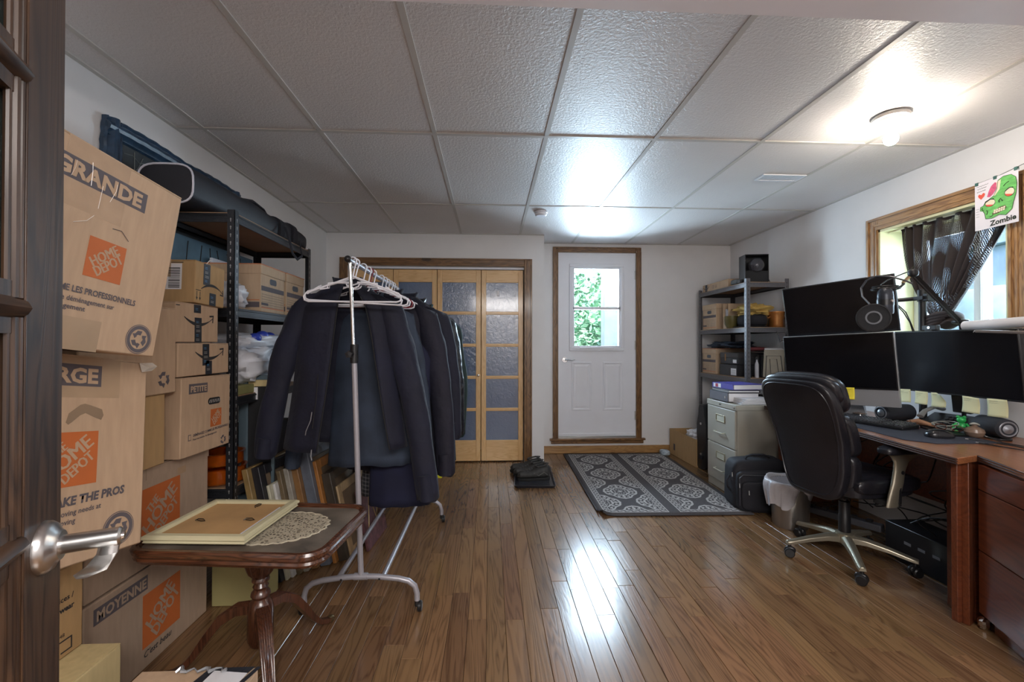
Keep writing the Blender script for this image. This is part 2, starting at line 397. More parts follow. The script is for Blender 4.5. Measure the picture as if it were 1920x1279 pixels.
# bifold closet door
bf = struct(empty('door_2', (0, CY+.035, 0))); xs = [BX0+.004, -1.006, -.554, -.097, BX1-.006]
gm, nt, b = nmat('obscure_glass'); vec = coords(nt)
n1 = noi(nt, vec, 26, 4, .6, .8); b.inputs['Base Color'].default_value = (.11, .17, .30, 1); b.inputs['Roughness'].default_value = .2; b.inputs['Coat Weight'].default_value = .8; b.inputs['Coat Roughness'].default_value = .1
b.inputs['Transmission Weight'].default_value = .25; b.inputs['Specular IOR Level'].default_value = 1.0; bumpn(nt, b, n1, .35, .008)
for i in range(4):
    x0, x1 = xs[i]+.003, xs[i+1]-.003; zt, zb = 2.005, .012; st = .05; zz = zb+.215; ph = .303; mu = .033
    m = M(); m.box(x0, x0+st, 0, .032, zb, zt); m.box(x1-st, x1, 0, .032, zb, zt); leaf = m.o('door_leaf', PINE, bf, bevel=.003)
    m = M(); m.box(x0+st, x1-st, 0, .032, zb, zz); m.box(x0+st, x1-st, 0, .032, zz+5*ph+4*mu, zt)
    for k in range(4): z = zz+ph*(k+1)+mu*k; m.box(x0+st, x1-st, .003, .029, z, z+mu); m.box(x0+st, x1-st, -.002, .03, z+.009, z+mu-.009)
    m.o('rail', PINEX, leaf, bevel=.002)
    for k in range(5):
        z = zz+(ph+mu)*k; m = M(); m.box(x0+st-.002, x1-st+.002, .013, .018, z-.002, z+ph+.002); m.o('pane', gm, leaf, smooth=False)
m = M(); m.lathe([(.0, -.028), (.010, -.026), (.014, -.018), (.006, -.008), (.006, 0)], 16, (-.125, 0, .905), 'y'); m.o('knob', STEEL, bf)
m = M(); m.box(BX0, BX1, .0, .03, 2.012, BZ-.002); m.o('track', WHITE, bf, smooth=False)
m = M(); m.box(.083-.012, .083+.012, -.003, .013, 1.735, 1.79); m.o('price_sticker', PAPER, bf, smooth=False)
sh = M(); sh.box(-1.25, -.65, 4.85, 5.15, .02, .55); sh.o('storage_bin', mat('dark_bin', (.03, .035, .05), .6)); tag(sh_ := bpy.data.objects['storage_bin'], 'dark bin standing inside the closet behind obscure glass', 'bin')
# right window: casing, jambs, vinyl slider
cx = struct(empty('trim_4')); w = .092
def ybox(m, y0, y1, z0, z1, x0, x1): m.box(x0, x1, y0, y1, z0, z1); return m
for n, (y0, y1, z0, z1), mt in (('casing_left', (WY1, WY1+w, WZ0-w, WZ1+w), TRIM), ('casing_right', (WY0-w, WY0, WZ0-w, WZ1+w), TRIM), ('casing_head', (WY0, WY1, WZ1, WZ1+w), TRIMY), ('casing_foot', (WY0, WY1, WZ0-w, WZ0), TRIMY)):
    m = M(); m.box(RX-.014, RX, y0, y1, z0, z1)
    for f0, f1, dd in ((.02, .18, .023), (.32, .46, .018), (.78, .98, .024)):
        if 'left' in n: m.box(RX-dd, RX-.01, y0+w*f0, y0+w*f1, z0+w*(1-f1), z1-w*(1-f1))
        elif 'right' in n: m.box(RX-dd, RX-.01, y1-w*f0, y1-w*f1, z0+w*(1-f1), z1-w*(1-f1))
        elif 'head' in n: m.box(RX-dd, RX-.01, y0-w*f0, y1+w*f0, z0+w*f0, z0+w*f1)
        else: m.box(RX-dd, RX-.01, y0-w*f0, y1+w*f0, z1-w*f0, z1-w*f1)
    m.o(n, wood('window_pine', (.40, .22, .085), (.19, .09, .035), axis=2, rough=.38, coat=.3) if mt is TRIM else wood('window_pine_y', (.40, .22, .085), (.19, .09, .035), axis=1, rough=.38, coat=.3), cx, bevel=.002)
w1 = struct(empty('window_1')); JX = RX+.235
JM = mat('jamb_pine', (.74, .70, .42), .45, var=.06, st=(1, 1, 3))
m = M(); m.box(RX-.01, JX+.06, WY1-.015, WY1, WZ0, WZ1); m.box(RX-.01, JX+.06, WY0, WY0+.015, WZ0, WZ1); m.box(RX-.01, JX+.06, WY0, WY1, WZ1-.015, WZ1); m.box(RX-.01, JX+.06, WY0, WY1, WZ0, WZ0+.015)
m.o('jamb', JM, w1, smooth=False)
def yfr(m, y0, y1, z0, z1, wd, x0, x1):
    m.box(x0, x1, y0, y1, z1-wd, z1); m.box(x0, x1, y0, y1, z0, z0+wd); m.box(x0, x1, y0, y0+wd, z0+wd, z1-wd); m.box(x0, x1, y1-wd, y1, z0+wd, z1-wd); return m
y0, y1, z0, z1 = WY0+.015, WY1-.015, WZ0+.015, WZ1-.015
m = yfr(M(), y0, y1, z0, z1, .035, JX, JX+.06); m.o('window_frame', WPLAS, w1, bevel=.003)
m = yfr(M(), y0+.035, 2.60, z0+.035, z1-.035, .038, JX-.006, JX+.02); sa = m.o('sash', WPLAS, w1, bevel=.003)
m = M(); m.box(JX+.005, JX+.009, y0+.07, 2.565, z0+.07, z1-.07); m.o('pane', GLASS, sa, smooth=False)
m = yfr(M(), 2.54, y1-.035, z0+.035, z1-.035, .038, JX+.024, JX+.05); sa = m.o('sash', WPLAS, w1, bevel=.003)
m = M(); m.box(JX+.035, JX+.039, 2.575, y1-.07, z0+.07, z1-.07); m.o('pane', GLASS, sa, smooth=False)
# open French door in the foreground: origin at the free edge, x runs from the hinge to the free edge
DARK = wood('dark_stained_door', (.075, .036, .017), (.026, .012, .006), axis=2, rough=.42, coat=.12, sc=.8)
DARKX = wood('dark_stained_door_x', (.075, .036, .017), (.026, .012, .006), axis=0, rough=.4, coat=.2)
d3 = struct(empty('door_3', matrix=frame((-.627, .681, 0), 115.2)))
m = M(); m.box(-.108, 0, 0, .036, .01, 2.03); m.box(-.8, -.7, 0, .036, .01, 2.03); m.o('stile', DARK, d3, bevel=.0015)
m = M(); m.box(-.7, -.108, 0, .036, .01, .385); m.box(-.7, -.108, 0, .036, 1.86, 2.03)
m.o('rail', DARKX, d3, bevel=.0015)
zs = [.385, .68, .975, 1.27, 1.564, 1.86]
for z in zs[1:-1]:
    m = M(); m.prism([(.006, z-.013), (-.002, z-.008), (-.006, z), (-.002, z+.008), (.006, z+.013), (.03, z+.013), (.03, z-.013)], -.7, -.108, 'yz'); m.o('muntin', DARKX, d3)
m = M(); m.box(-.41, -.39, -.002, .03, .385, 1.86); m.o('muntin', DARK, d3, bevel=.005)
for k in range(5):
    for a, b_ in ((-.7, -.41), (-.39, -.108)):
        z0, z1 = zs[k]+.012, zs[k+1]-.012; m = M()
        for (xa, xb, za, zb) in ((b_-.030, b_, z0, z1), (a, a+.02, z0, z1), (a, b_, z0, z0+.02), (a, b_, z1-.02, z1)):
            if xb-xa < zb-za: 
                for o_, r_ in ((.004, .004), (.013, .0055), (.023, .004)): m.tube([(xb-o_ if xb == b_ else xa+o_, .004+o_*.25, za), (xb-o_ if xb == b_ else xa+o_, .004+o_*.25, zb)], r_, 8)
            else: m.box(xa, xb, .006, .03, za, zb)
        m.o('glazing_bead', DARK, d3)
        fg = mat('foreground_glass', (.16, .20, .19), .25, var=.1, bump=.8, bs=160, trans=.6, bd=.003)
        m = M(); m.box(a+.01, b_-.006, .017, .021, z0, z1); m.o('pane', fg, d3, smooth=False)
hz = .951
hd = M(); hd.lathe([(.0, -.020), (.019, -.020), (.022, -.016), (.030, -.012), (.034, -.006), (.0345, 0)], 36, (-.058, 0, hz), 'y')
hd.o('rosette', STEEL, d3)
lv = M(); lv.lathe([(.0, -.083), (.010, -.083), (.0125, -.080), (.0125, -.02), (.016, -.018)], 28, (-.058, 0, hz), 'y')
pr = [Vector(p) for p in ((-.058, -.070, hz-.006), (-.062, -.068, hz-.020), (-.075, -.062, hz-.030), (-.092, -.058, hz-.032), (-.110, -.056, hz-.030))]
rings = []
for i, p in enumerate(pr):
    wdt = (.012, .012, .013, .017, .007)[i]; th = (.006, .004, .003, .0022, .0015)[i]
    rings.append([(p.x+th*math.cos(t), p.y+wdt*math.sin(t), p.z+th*math.cos(t)*.5) for t in [2*PI*k/12 for k in range(12)]])
lv.loft(rings); lv.o('lever', STEEL, d3)
m = M(); m.lathe([(.0, -.086), (.005, -.086), (.006, -.082)], 16, (-.058, 0, hz), 'y'); m.o('lock_button', CHROME, d3)
# ceiling fittings
lf = thing('ceiling_light', 'round white porcelain ceiling fixture with a lit bare bulb near the right wall', 'light', (2.0, 2.11, CZ))
m = M(); m.lathe([(.0, -.001), (.075, -.001), (.078, -.006), (.074, -.018), (.06, -.022), (.056, -.03), (.045, -.04), (.03, -.048), (.024, -.065), (.0, -.066)], 32); m.o('base', LAMPW, lf)
m = M(); m.lathe([(.0, -.060), (.014, -.064), (.016, -.075), (.026, -.092), (.031, -.112), (.028, -.13), (.016, -.142), (.0, -.145)], 24); m.o('bulb', mat('lit_bulb', (1, .89, .76), .5, var=0, emit=165), lf)
BULB = _c['lit_bulb']
v = thing('ceiling_vent', 'white slotted metal air register set in the ceiling', 'vent', (1.975, 2.92, CZ))
m = fr(M(), -.15, .15, -.055, .055, .012, 0, 1); m.v = [(a, c, -.008+.006*b) for a, b, c in m.v]; m.o('frame', WHITE, v)
for k in range(22):
    m = M(); x = -.132+.0126*k; m.box(x-.0025, x+.0025, -.043, .043, -.006, -.001); m.o('slat', WHITE, v, smooth=False)
m = M(); m.box(-.138, .138, -.043, .043, -.0015, -.0005); m.o('backing', BMAT, v, smooth=False)
sd = thing('smoke_detector', 'small round white smoke detector on the ceiling', 'detector', (.433, 3.79, CZ))
m = M(); m.lathe([(0, 0), (.058, 0), (.058, -.012), (.052, -.015)], 28); m.o('base', WPLAS, sd)
m = M(); m.lathe([(.052, -.015), (.05, -.03), (.04, -.038), (0, -.038)], 28); m.o('cover', WPLAS, sd)
# ---------------------------------------------------------------- outdoors
m = M(); m.box(-6, 14, 5.12, 22, -.25, -.05); m.box(3.0, 14, -6, 5.12, .2, .9); struct(m.o('ground', mat('lawn', (.10, .17, .05), .9, var=.4, vs=2)))
LEAF = mat('leaf_green', (.30, .52, .34), .5, var=.5, vs=3); BARK = mat('bark', (.2, .15, .1), .9)
def shrub(name, label, x, y, z, rx, ry, rz, n, sz):
    t = thing(name, label, 'shrub', (x, y, z)); m = M()
    for _ in range(n):
        u = Vector((rnd.gauss(0, 1), rnd.gauss(0, 1), rnd.gauss(0, 1))).normalized()*rnd.uniform(.6, 1)
        c = Vector((u.x*rx, u.y*ry, rz*1.0+u.z*rz)); a = Vector((rnd.gauss(0, 1), rnd.gauss(0, 1), rnd.gauss(0, .6))).normalized(); b2 = a.orthogonal().normalized()
        b2.rotate(Matrix.Rotation(rnd.uniform(0, 6), 3, a)); s_ = sz*rnd.uniform(.6, 1.3)
        m.add([c-a*s_, c+b2*s_*.45, c+a*s_, c-b2*s_*.45], [(0, 1, 2, 3)])
    m.o('foliage', LEAF, t, smooth=False, kind='stuff'); m = M(); m.tube([(0, 0, -.05), (.03, 0, rz*.6), (-.02, .02, rz*1.4)], [.05, .04, .02]); m.o('stem', BARK, t)
shrub('leafy_shrub', 'bright green leafy shrub outside the white door', 1.3, 7.6, -.05, .9, .7, 1.3, 5200, .07)
shrub('leafy_shrub', 'second green shrub further back outside the door', 2.9, 8.6, -.05, 1.0, .8, 1.9, 4200, .09)
shrub('leafy_shrub', 'pale tree crown seen through the top of the right window', 8.2, 5.7, .9, 1.6, 1.6, 1.6, 4500, .12)
m = M(); m.box(1.54, 1.80, 5.9, 6.1, -.05, 3.2); tag(m.o('porch_post', mat('pale_post', (.62, .60, .55), .7)), 'pale square post outside the glazed white door', 'post')
CLO = mat('blue_tarp', (.18, .26, .36), .6, var=.3, vs=4, bump=.4, bs=12)
m = M(); m.box(5.7, 6.1, 3.2, 6.8, .9, 2.35); m.prism([(3.0, 2.35), (7.0, 2.35), (7.0, 2.42), (3.0, 2.75)], 5.6, 6.2, 'yz'); tag(m.o('garden_shed', mat('shed_grey', (.25, .33, .42), .7), bevel=.01), 'blue grey shed standing outside the right window', 'shed')
g_ = thing('covered_grill', 'blue tarp covered grill outside the right window', 'grill', (4.55, 3.75, .9))
m = M(); m.sup((0, 0, .42), (.38, .48, .42), .5, .5, warp=lambda x, y, z: (x*(1-.25*z), y*(1-.35*max(z, 0))+.01*math.sin(20*y), z+.02*math.sin(14*x+9*y))); m.o('tarp', CLO, g_)
rl = thing('deck_rail', 'pale wooden deck rail outside the right window', 'railing', (3.9, 3.3, .9))
for yy in (-.9, -.3, .3, .9): m = M(); m.box(-.02, .02, yy-.02, yy+.02, 0, .36); m.o('post', JM, rl)
m = M(); m.box(-.04, .04, -1.2, 1.2, .36, .40); m.o('handrail', JM, rl)
# ---------------------------------------------------------------- cartons
def carton(name, label, W, D, H, mx=None, m=CARD, cat='box', group=None, loc=None, head=0, tape=True, flaps=True, bev=.004, open_=False, tapew=.05):
    t = thing(name, label, cat, group=group, matrix=mx if mx is not None else frame(loc, head))
    b = M(); n = 5
    if open_:
        b.box(0, W, 0, D, 0, .004)
        for a in ((0, W, 0, .004), (0, W, D-.004, D), (0, .004, 0, D), (W-.004, W, 0, D)): b.box(*a, 0, H)
    else: b.box(0, W, 0, D, 0, H)
    b.o('body', m, t, bevel=bev)
    if flaps and not open_:
        f = M(); f.box(0, W, .002, D/2-.0015, H, H+.003); f.o('flap', m, t, smooth=False)
        f = M(); f.box(0, W, D/2+.0015, D-.002, H, H+.003); f.o('flap', m, t, smooth=False)
        if tape:
            f = M(); f.box(-.0015, W+.0015, D/2-tapew/2, D/2+tapew/2, H+.003, H+.0045); f.box(-.0015, 0, D/2-tapew/2, D/2+tapew/2, H-.07, H+.004); f.box(W, W+.0015, D/2-tapew/2, D/2+tapew/2, H-.07, H+.004)
            f.o('tape', TAPEC, t, smooth=False)
    return t
def quad(name, t, m, u0, u1, v0, v1, y=-.0008, base=None):
    q = M(); q.box(u0, u1, y, y+.0006, v0, v1)
    if base is not None: q.T(base)
    return q.o(name, m, t, smooth=False)
def poly(name, t, m, pts, y=-.0008, base=None):
    q = M(); q.prism(pts, y, y+.0005)
    if base is not None: q.T(base)
    return q.o(name, m, t, smooth=False)
def logo(t, u, v, s, col, the=True, base=None, y=-.0009):
    B = base if base is not None else Matrix()
    quad('printed_square', t, ORANGE, u, u+s, v, v+s, y, base)
    R0 = B @ XZ
    def tt(w_, sz, a, b, sx=1): 
        txt('printed_word', w_, sz, col, t, tuple(B @ Vector((a, y-.0006, b))), 40, 0, 0, 1, thick=.028*sz, fit=sx*s, base=(B.to_3x3().to_4x4() @ XZ))
    if the:
        tt('THE', s*.24, u+s*.20, v+s*.50, .32); tt('HOME', s*.38, u+s*.15, v+s*.10, .98); tt('DEPOT', s*.27, u+s*.42, v+s*.04, .68)
    else:
        tt('HOME', s*.36, u+s*.20, v+s*.26, .80); tt('DEPOT', s*.36, u+s*.34, v+s*.05, .82)
def recycle(t, u, v, r, m, ring=True, y=-.001, bg=None):
    if ring:
        a = [(u+r*math.cos(2*PI*k/40), v+r*math.sin(2*PI*k/40)) for k in range(41)]; b = [(u+r*.68*math.cos(2*PI*k/40), v+r*.68*math.sin(2*PI*k/40)) for k in range(41)]
        q = M(); q.loft([[(x, y, z) for x, z in a], [(x, y, z) for x, z in b]], cap=False); q.o('round_mark', m, t, smooth=False)
        a = [(u+r*.95*math.cos(2*PI*k/40), v+r*.95*math.sin(2*PI*k/40)) for k in range(41)]; b = [(u+r*.92*math.cos(2*PI*k/40), v+r*.92*math.sin(2*PI*k/40)) for k in range(41)]
        q = M(); q.loft([[(x, y-.0004, z) for x, z in a], [(x, y-.0004, z) for x, z in b]], cap=False); q.o('ring_line', bg or CARD, t, smooth=False)
        r *= .62
    q = M()
    for k in range(3):
        A = 2*PI*k/3+PI/2
        def P(rr, a): return (u+rr*math.cos(A+a), v+rr*math.sin(A+a))
        pts = [P(r*.95, -.30), P(r*.95, .30), P(r*.80, .75), P(r*1.02, 1.02), P(r*.56, 1.45), P(r*.42, .80), P(r*.52, .80), P(r*.50, .35), P(r*.45, -.30)]
        q.prism(pts, y, y+.0005)
    q.o('recycling_mark', m, t, smooth=False)
def smile(t, u, v, w_, m=None, base=None, flip=1, y=-.0012):
    m = m or INKB; a = []; b = []
    for k in range(17):
        s_ = k/16; x = u+w_*(s_-.5); th = .007*w_/.2*(math.sin(PI*min(1, s_*1.15))*1.1+.35)*1.6
        z = v+flip*w_*.16*((2*s_-1)**2-1); a.append((x, z+th*.5)); b.append((x, z-th*.5))
    poly('smile_print', t, m, a+b[::-1], y, base)
    ex, ez = u+w_*.5, v; k = w_*.13
    poly('arrow_print', t, m, [(ex-k*.9, ez+flip*k*.55), (ex+k*.35, ez+flip*k*.65), (ex+k*.15, ez-flip*k*.8), (ex-k*.05, ez-flip*k*.75), (ex+k*.05, ez+flip*k*.35), (ex-k*.85, ez+flip*k*.25)], y, base)
def amtape(t, u, v0, v1, w_=.045, base=None, y=-.001):
    quad('printed_tape', t, TAPEB, u-w_/2, u+w_/2, v0, v1, y, base)
    B = base if base is not None else Matrix(); n = 0; z = v1-.015
    CY_ = mat('tape_blue_print', (.10, .32, .55), .5); GW = mat('tape_grey_print', (.50, .48, .42), .5)
    while z > v0+.012:
        for k in range(2): quad('tape_print', t, GW if n % 3 else CY_, u-w_*.3, u+w_*(.05+.22*((n*7+k*3) % 3)/2), z-.003*k*2-.0015, z-.003*k*2, y-.0004, base)
        z -= .019; n += 1
def wrinkle(t, pts, r=.0006, m=None):
    q = M(); q.tube(pts, r, 4); q.o('tape_crease', m or mat('tape_shine', (.85, .8, .75), .15), t)  # default pale colour paints the shine along each crease
# stack nearest the door
def place(ctr, head, tilt, roll, W, H): 
    f = frame((0, 0, 0), head, tilt, roll); p = f @ Vector((-W/2, 0, -H/2)); f.translation = Vector(ctr)+p; return f
xl = carton('moving_box', 'tilted cardboard moving box marked GRANDE, topmost of the tall stack beside the dark door', .60, .44, .50, place((-1.01, 1.108, 1.471), 85, 3.9, -7.2, .6, .5), flaps=True)
quad('label_band', xl, INK, .02, .482, .40, .455)
txt('lettering', 'EXTRA GRANDE', .052, CARD, xl, (.035, -.0016, .4095), 0, .0022, fit=.43)
logo(xl, .3475, .182, .102, CARD, the=False)
txt('lettering', 'DÉMÉNAGEZ COMME LES PROFESSIONNELS', .0215, INK, xl, (.145, -.0012, .136), 0, .0006, fit=.36)
txt('lettering', 'Pour vos besoins de déménagement sur', .0175, INK, xl, (.185, -.0012, .113), 0, .0003, fit=.26)
txt('lettering', 'homedepot.ca/demenagement', .0175, INK, xl, (.155, -.0012, .093), 0, .0003, fit=.215)
recycle(xl, .538, .046, .042, INK)
quad('tape_patch', xl, TAPEC, .255, .42, .335, .4995, -.0004); quad('tape_patch', xl, mat('tape_brown', (.40, .275, .17), .35), .22, .42, -.005, .075, -.001)
for k in range(4): x = .28+k*.036; z = .45-rnd.random()*.08; wrinkle(xl, [(x, -.003, z+.02), (x+.004*rnd.uniform(-1, 1), -.003, z), (x+.012*rnd.uniform(-1, 1), -.003, z-.02-.03*rnd.random())], rnd.choice([.0003, .0006]))
wrinkle(xl, [(.30, -.0025, .30), (.33, -.0025, .315), (.345, -.0025, .335)]); wrinkle(xl, [(.40, -.0012, .322), (.425, -.0014, .325), (.45, -.0012, .305)], .001, INK)
lg = carton('moving_box', 'dented cardboard moving box marked LARGE with a handle hole, under the tilted topmost box', .55, .40, .55, place((-1.124, 1.178, .929), 82.6, -6.1, -7.9, .55, .55))
quad('label_band', lg, INK, .20, .405, .468, .528); txt('lettering', 'LARGE', .056, CARD, lg, (.215, -.0016, .478), 0, .0022, fit=.178)
logo(lg, .262, .202, .142, CARD)
txt('lettering', 'MAKE THE PROS', .031, INK, lg, (.28, -.0012, .152), 2, .0014, .15, fit=.208)
txt('lettering', 'moving needs at', .0195, INK, lg, (.304, -.0012, .127), 2, .0003, .1, fit=.116); txt('lettering', 'moving', .0195, INK, lg, (.304, -.0012, .105), 2, .0003, .1, fit=.05)
recycle(lg, .475, .062, .047, INK)
hs = [(.245, .288), (.255, .312), (.30, .335), (.318, .338), (.345, .333), (.392, .322), (.40, .305), (.39, .292), (.36, .300), (.322, .312), (.30, .306), (.268, .288), (.255, .282)]
poly('handle_hole', lg, mat('box_inside', (.26, .18, .115), .85), [(.317+(a-.245)*.64, b+.082) for a, b in hs], -.0006)
quad('tape_patch', lg, mat('tape_brown', (.40, .275, .17), .35), .30, .46, .437, .5495, -.0007)
f = M(); f.add([(.52, -.002, .548), (.556, -.012, .552), (.565, -.02, .54), (.552, -.006, .535), (.545, -.022, .525), (.528, -.004, .52)], [(0, 1, 2, 3), (3, 2, 4, 5), (0, 3, 5)]); f.o('torn_corner', mat('torn_paper', (.62, .55, .47), .9), lg, smooth=False, solid=.002)
wr = carton('moving_box', 'narrow cardboard box with small black print, standing on the yellow box behind the door handle', .42, .38, .262, frame((-1.25, 1.01, .304), 90), m=CARD2)
txt('lettering', 'services /', .022, INKB, wr, (.305, -.0012, .165), 0, .0004); txt('lettering', 'wear', .022, INKB, wr, (.345, -.0012, .135), 0, .0008); txt('lettering', '48', .016, INKB, wr, (.345, -.0012, .062))
poly('printed_bracket', wr, INKB, [(.30, .052), (.385, .052), (.385, -.0+.015), (.35, .015), (.35, .019), (.381, .019), (.381, .048), (.30, .048)])
yb = carton('yellow_box', 'plain pale yellow carton at the bottom of the picture beside the dark door', .62, .52, .30, frame((-1.136, .81, 0), 90), m=CARDY, tape=False)
# lower wall stack
b1 = carton('moving_box', 'cardboard moving box marked MOYENNE on the floor beside the pedestal table', .62, .36, .372, frame((-1.30, 1.49, 0), 90), m=CARD3)
f = Matrix.Translation((0, 0, 0))
quad('label_band', b1, INK, .035, .265, .296, .350); txt('lettering', 'MOYENNE', .048, CARD3, b1, (.044, -.0016, .306), 0, .0015, fit=.212)
logo(b1, .242, .078, .20, CARD3, the=False); txt('lettering', "C'est beau", .034, INKB, b1, (.245, -.0012, .042), 0, .0004, .3)
b2 = carton('moving_box', 'cardboard moving box with orange square, stacked on the MOYENNE box beside the shelf', .62, .36, .372, frame((-1.302, 1.495, .380), 90), m=CARD3)
logo(b2, .230, .092, .205, CARD3)
quad('tape_patch', b2, TAPEC, .42, .47, .30, .371)
f = M(); f.box(.25, .62, -.003, .0, .33, .3715); f.o('flap_edge', CARD3, b2, smooth=False)
pb = carton('moving_box', 'small cardboard moving box marked PETITE with oval handle hole, against the black shelf post', .335, .38, .325, frame((-1.245, 1.845, .760), 90, 0, -1), m=CARD)
quad('label_band', pb, INK, .045, .165, .258, .300); txt('lettering', 'PETITE', .034, CARD, pb, (.053, -.0016, .266), 0, .0010, fit=.104)
poly('handle_hole', pb, BMAT, [(x+.215, z+.215) for x, z in rrect(.088, .03, .0145)])
for k in range(7): wrinkle(pb, [(.18+.012*k, -.001, .208), (.185+.012*k, -.0016, .222)], .0007)
logo(pb, .19, .10, .078, CARD, the=False)
txt('lettering', 'DÉMÉNAGEZ COMME LES PROFESSIONNELS', .0145, INK, pb, (.075, -.0012, .078), 2, .0004, fit=.245); txt('lettering', 'Pour vos besoins de démenagement', .011, INK, pb, (.075, -.0012, .062), 2, .0002)
poly('phone_print', pb, INK, [(.045, .065), (.062, .065), (.062, .09), (.045, .09)]); poly('phone_print', pb, CARD, [(.048, .068), (.059, .068), (.059, .087), (.048, .087)], -.0014)
recycle(pb, .285, .028, .022, INK, ring=False)
a3 = carton('parcel_box', 'wide low parcel box with smile arrow and black tape, on the PETITE box', .345, .36, .135, frame((-1.25, 1.835, 1.092), 90), m=CARD)
smile(a3, .20, .10, .19); amtape(a3, .175, .04, .134); amtape(a3, .195, 0, .06)
a2 = carton('parcel_box', 'middle parcel box with smile arrow and vertical black tape, under the topmost parcel', .275, .34, .160, frame((-1.255, 1.83, 1.234), 90), m=CARD)
smile(a2, .14, .105, .185); amtape(a2, .135, .0, .105); amtape(a2, .13, .125, .16)
quad('printed_dash', a2, INKB, .0, .022, .148, .152)
a1 = carton('parcel_box', 'topmost golden parcel box with a white barcode sticker, beside the black shelf post', .205, .25, .178, frame((-1.245, 1.925, 1.402), 90, 0, -2.5), m=CARD2)
smile(a1, .115, .065, .15, flip=-1); amtape(a1, .075, .0+.085, .178); amtape(a1, .12, 0, .055)
L_ = Matrix(((0, 1, 0, 0), (-1, 0, 0, 0), (0, 0, 1, 0), (0, 0, 0, 1)))   # plane on the near (local -X) side
def side(a): return Matrix.Translation((0, 0, 0)) @ L_
S = Matrix.Rotation(R(-90), 4, 'Z')
quad('barcode_sticker', a1, PAPER, -.125, -.055, .055, .165, -.001, S)
x = -.112
while x < -.062:
    w_ = rnd.choice([.0012, .002, .003]); quad('barcode_bar', a1, INKB, -.108, -.062, .062+(x+.112)*1.7, .062+(x+.112)*1.7+w_*1.3, -.002, S); x += w_+rnd.choice([.0012, .002])
poly('printed_corner', a1, INKB, [(-.13, .168), (-.05, .168), (-.05, .171), (-.13, .171)], -.001, S)
for k in (0, 1): poly('arrow_print', a1, INKB, [(.012+.02*k, .05), (.015+.02*k, .05), (.015+.02*k, .025), (.019+.02*k, .025), (.0135+.02*k, .012), (.008+.02*k, .025), (.012+.02*k, .025)])
quad('printed_dash', a1, INKB, .006, .038, .054, .057)
wrinkle(a1, [(.07, 0, .178), (.075, -.01, .195), (.095, -.005, .2)], .0015)
rc = carton('moving_box', 'plain cardboard box with a recycling mark low on its corner, behind the tilted moving boxes', .42, .36, .33, frame((-1.25, 1.405, 1.035), 90), m=CARD)
recycle(rc, .355, .055, .032, INK, ring=False)
tb = carton('tan_box', 'narrow tan carton squeezed under the recycling-marked box', .30, .36, .268, frame((-1.262, 1.485, .764), 90), m=CARD2)
fb = carton('shipping_box', 'torn open cardboard parcel with ripped black tape in the bottom foreground', .32, .36, .292, frame((-.985, .955, 0), 0), m=CARD, tape=False)
m = M()
for k in range(10): x = .10+.022*k*.6; m.add([(x, .06, .296), (x+.02, .07, .2965), (x+.11+.01*math.sin(k*2.1), .36, .298), (x+.085+.012*math.sin(k*3), .36, .297)], [(0, 1, 2, 3)])
m.o('printed_tape', TAPEB, fb, smooth=False, solid=.001)
m = M(); pts = [(.10+.011*k, .345+.012*math.sin(k*1.9), .300+.008*abs(math.sin(k*2.3))) for k in range(14)]; m.tube(pts, [.004+.002*math.sin(k) for k in range(14)], 5); m.o('torn_tape_edge', mat('crumpled_film', (.35, .36, .38), .2, .3), fb)
quad('shipping_label', fb, PAPER, 0, 1, 0, 1, 0, Matrix.Translation((.19, .25, .2985)) @ Matrix.Rotation(R(-8), 4, 'Z') @ Matrix.Diagonal((.10, .1, .0005, 1)) @ Matrix.Rotation(-PI/2, 4, 'X') @ Matrix.Translation((0, 0, 0)))
for k, (a, b) in enumerate(((.06, .18), (.075, .16), (.07, .13))):
    q = M(); q.box(a+.05, a+.085, b+.05, b+.053, .2985, .299); q.o('tape_print', PAPER, fb, smooth=False)
cb = carton('green_box', 'pale green-yellow storage box on the floor under the pedestal table', .24, .14, .33, frame((-1.298, 2.14, 0), 0), m=mat('green_yellow_board', (.42, .37, .16), .8, var=.12, vs=4), tape=False)
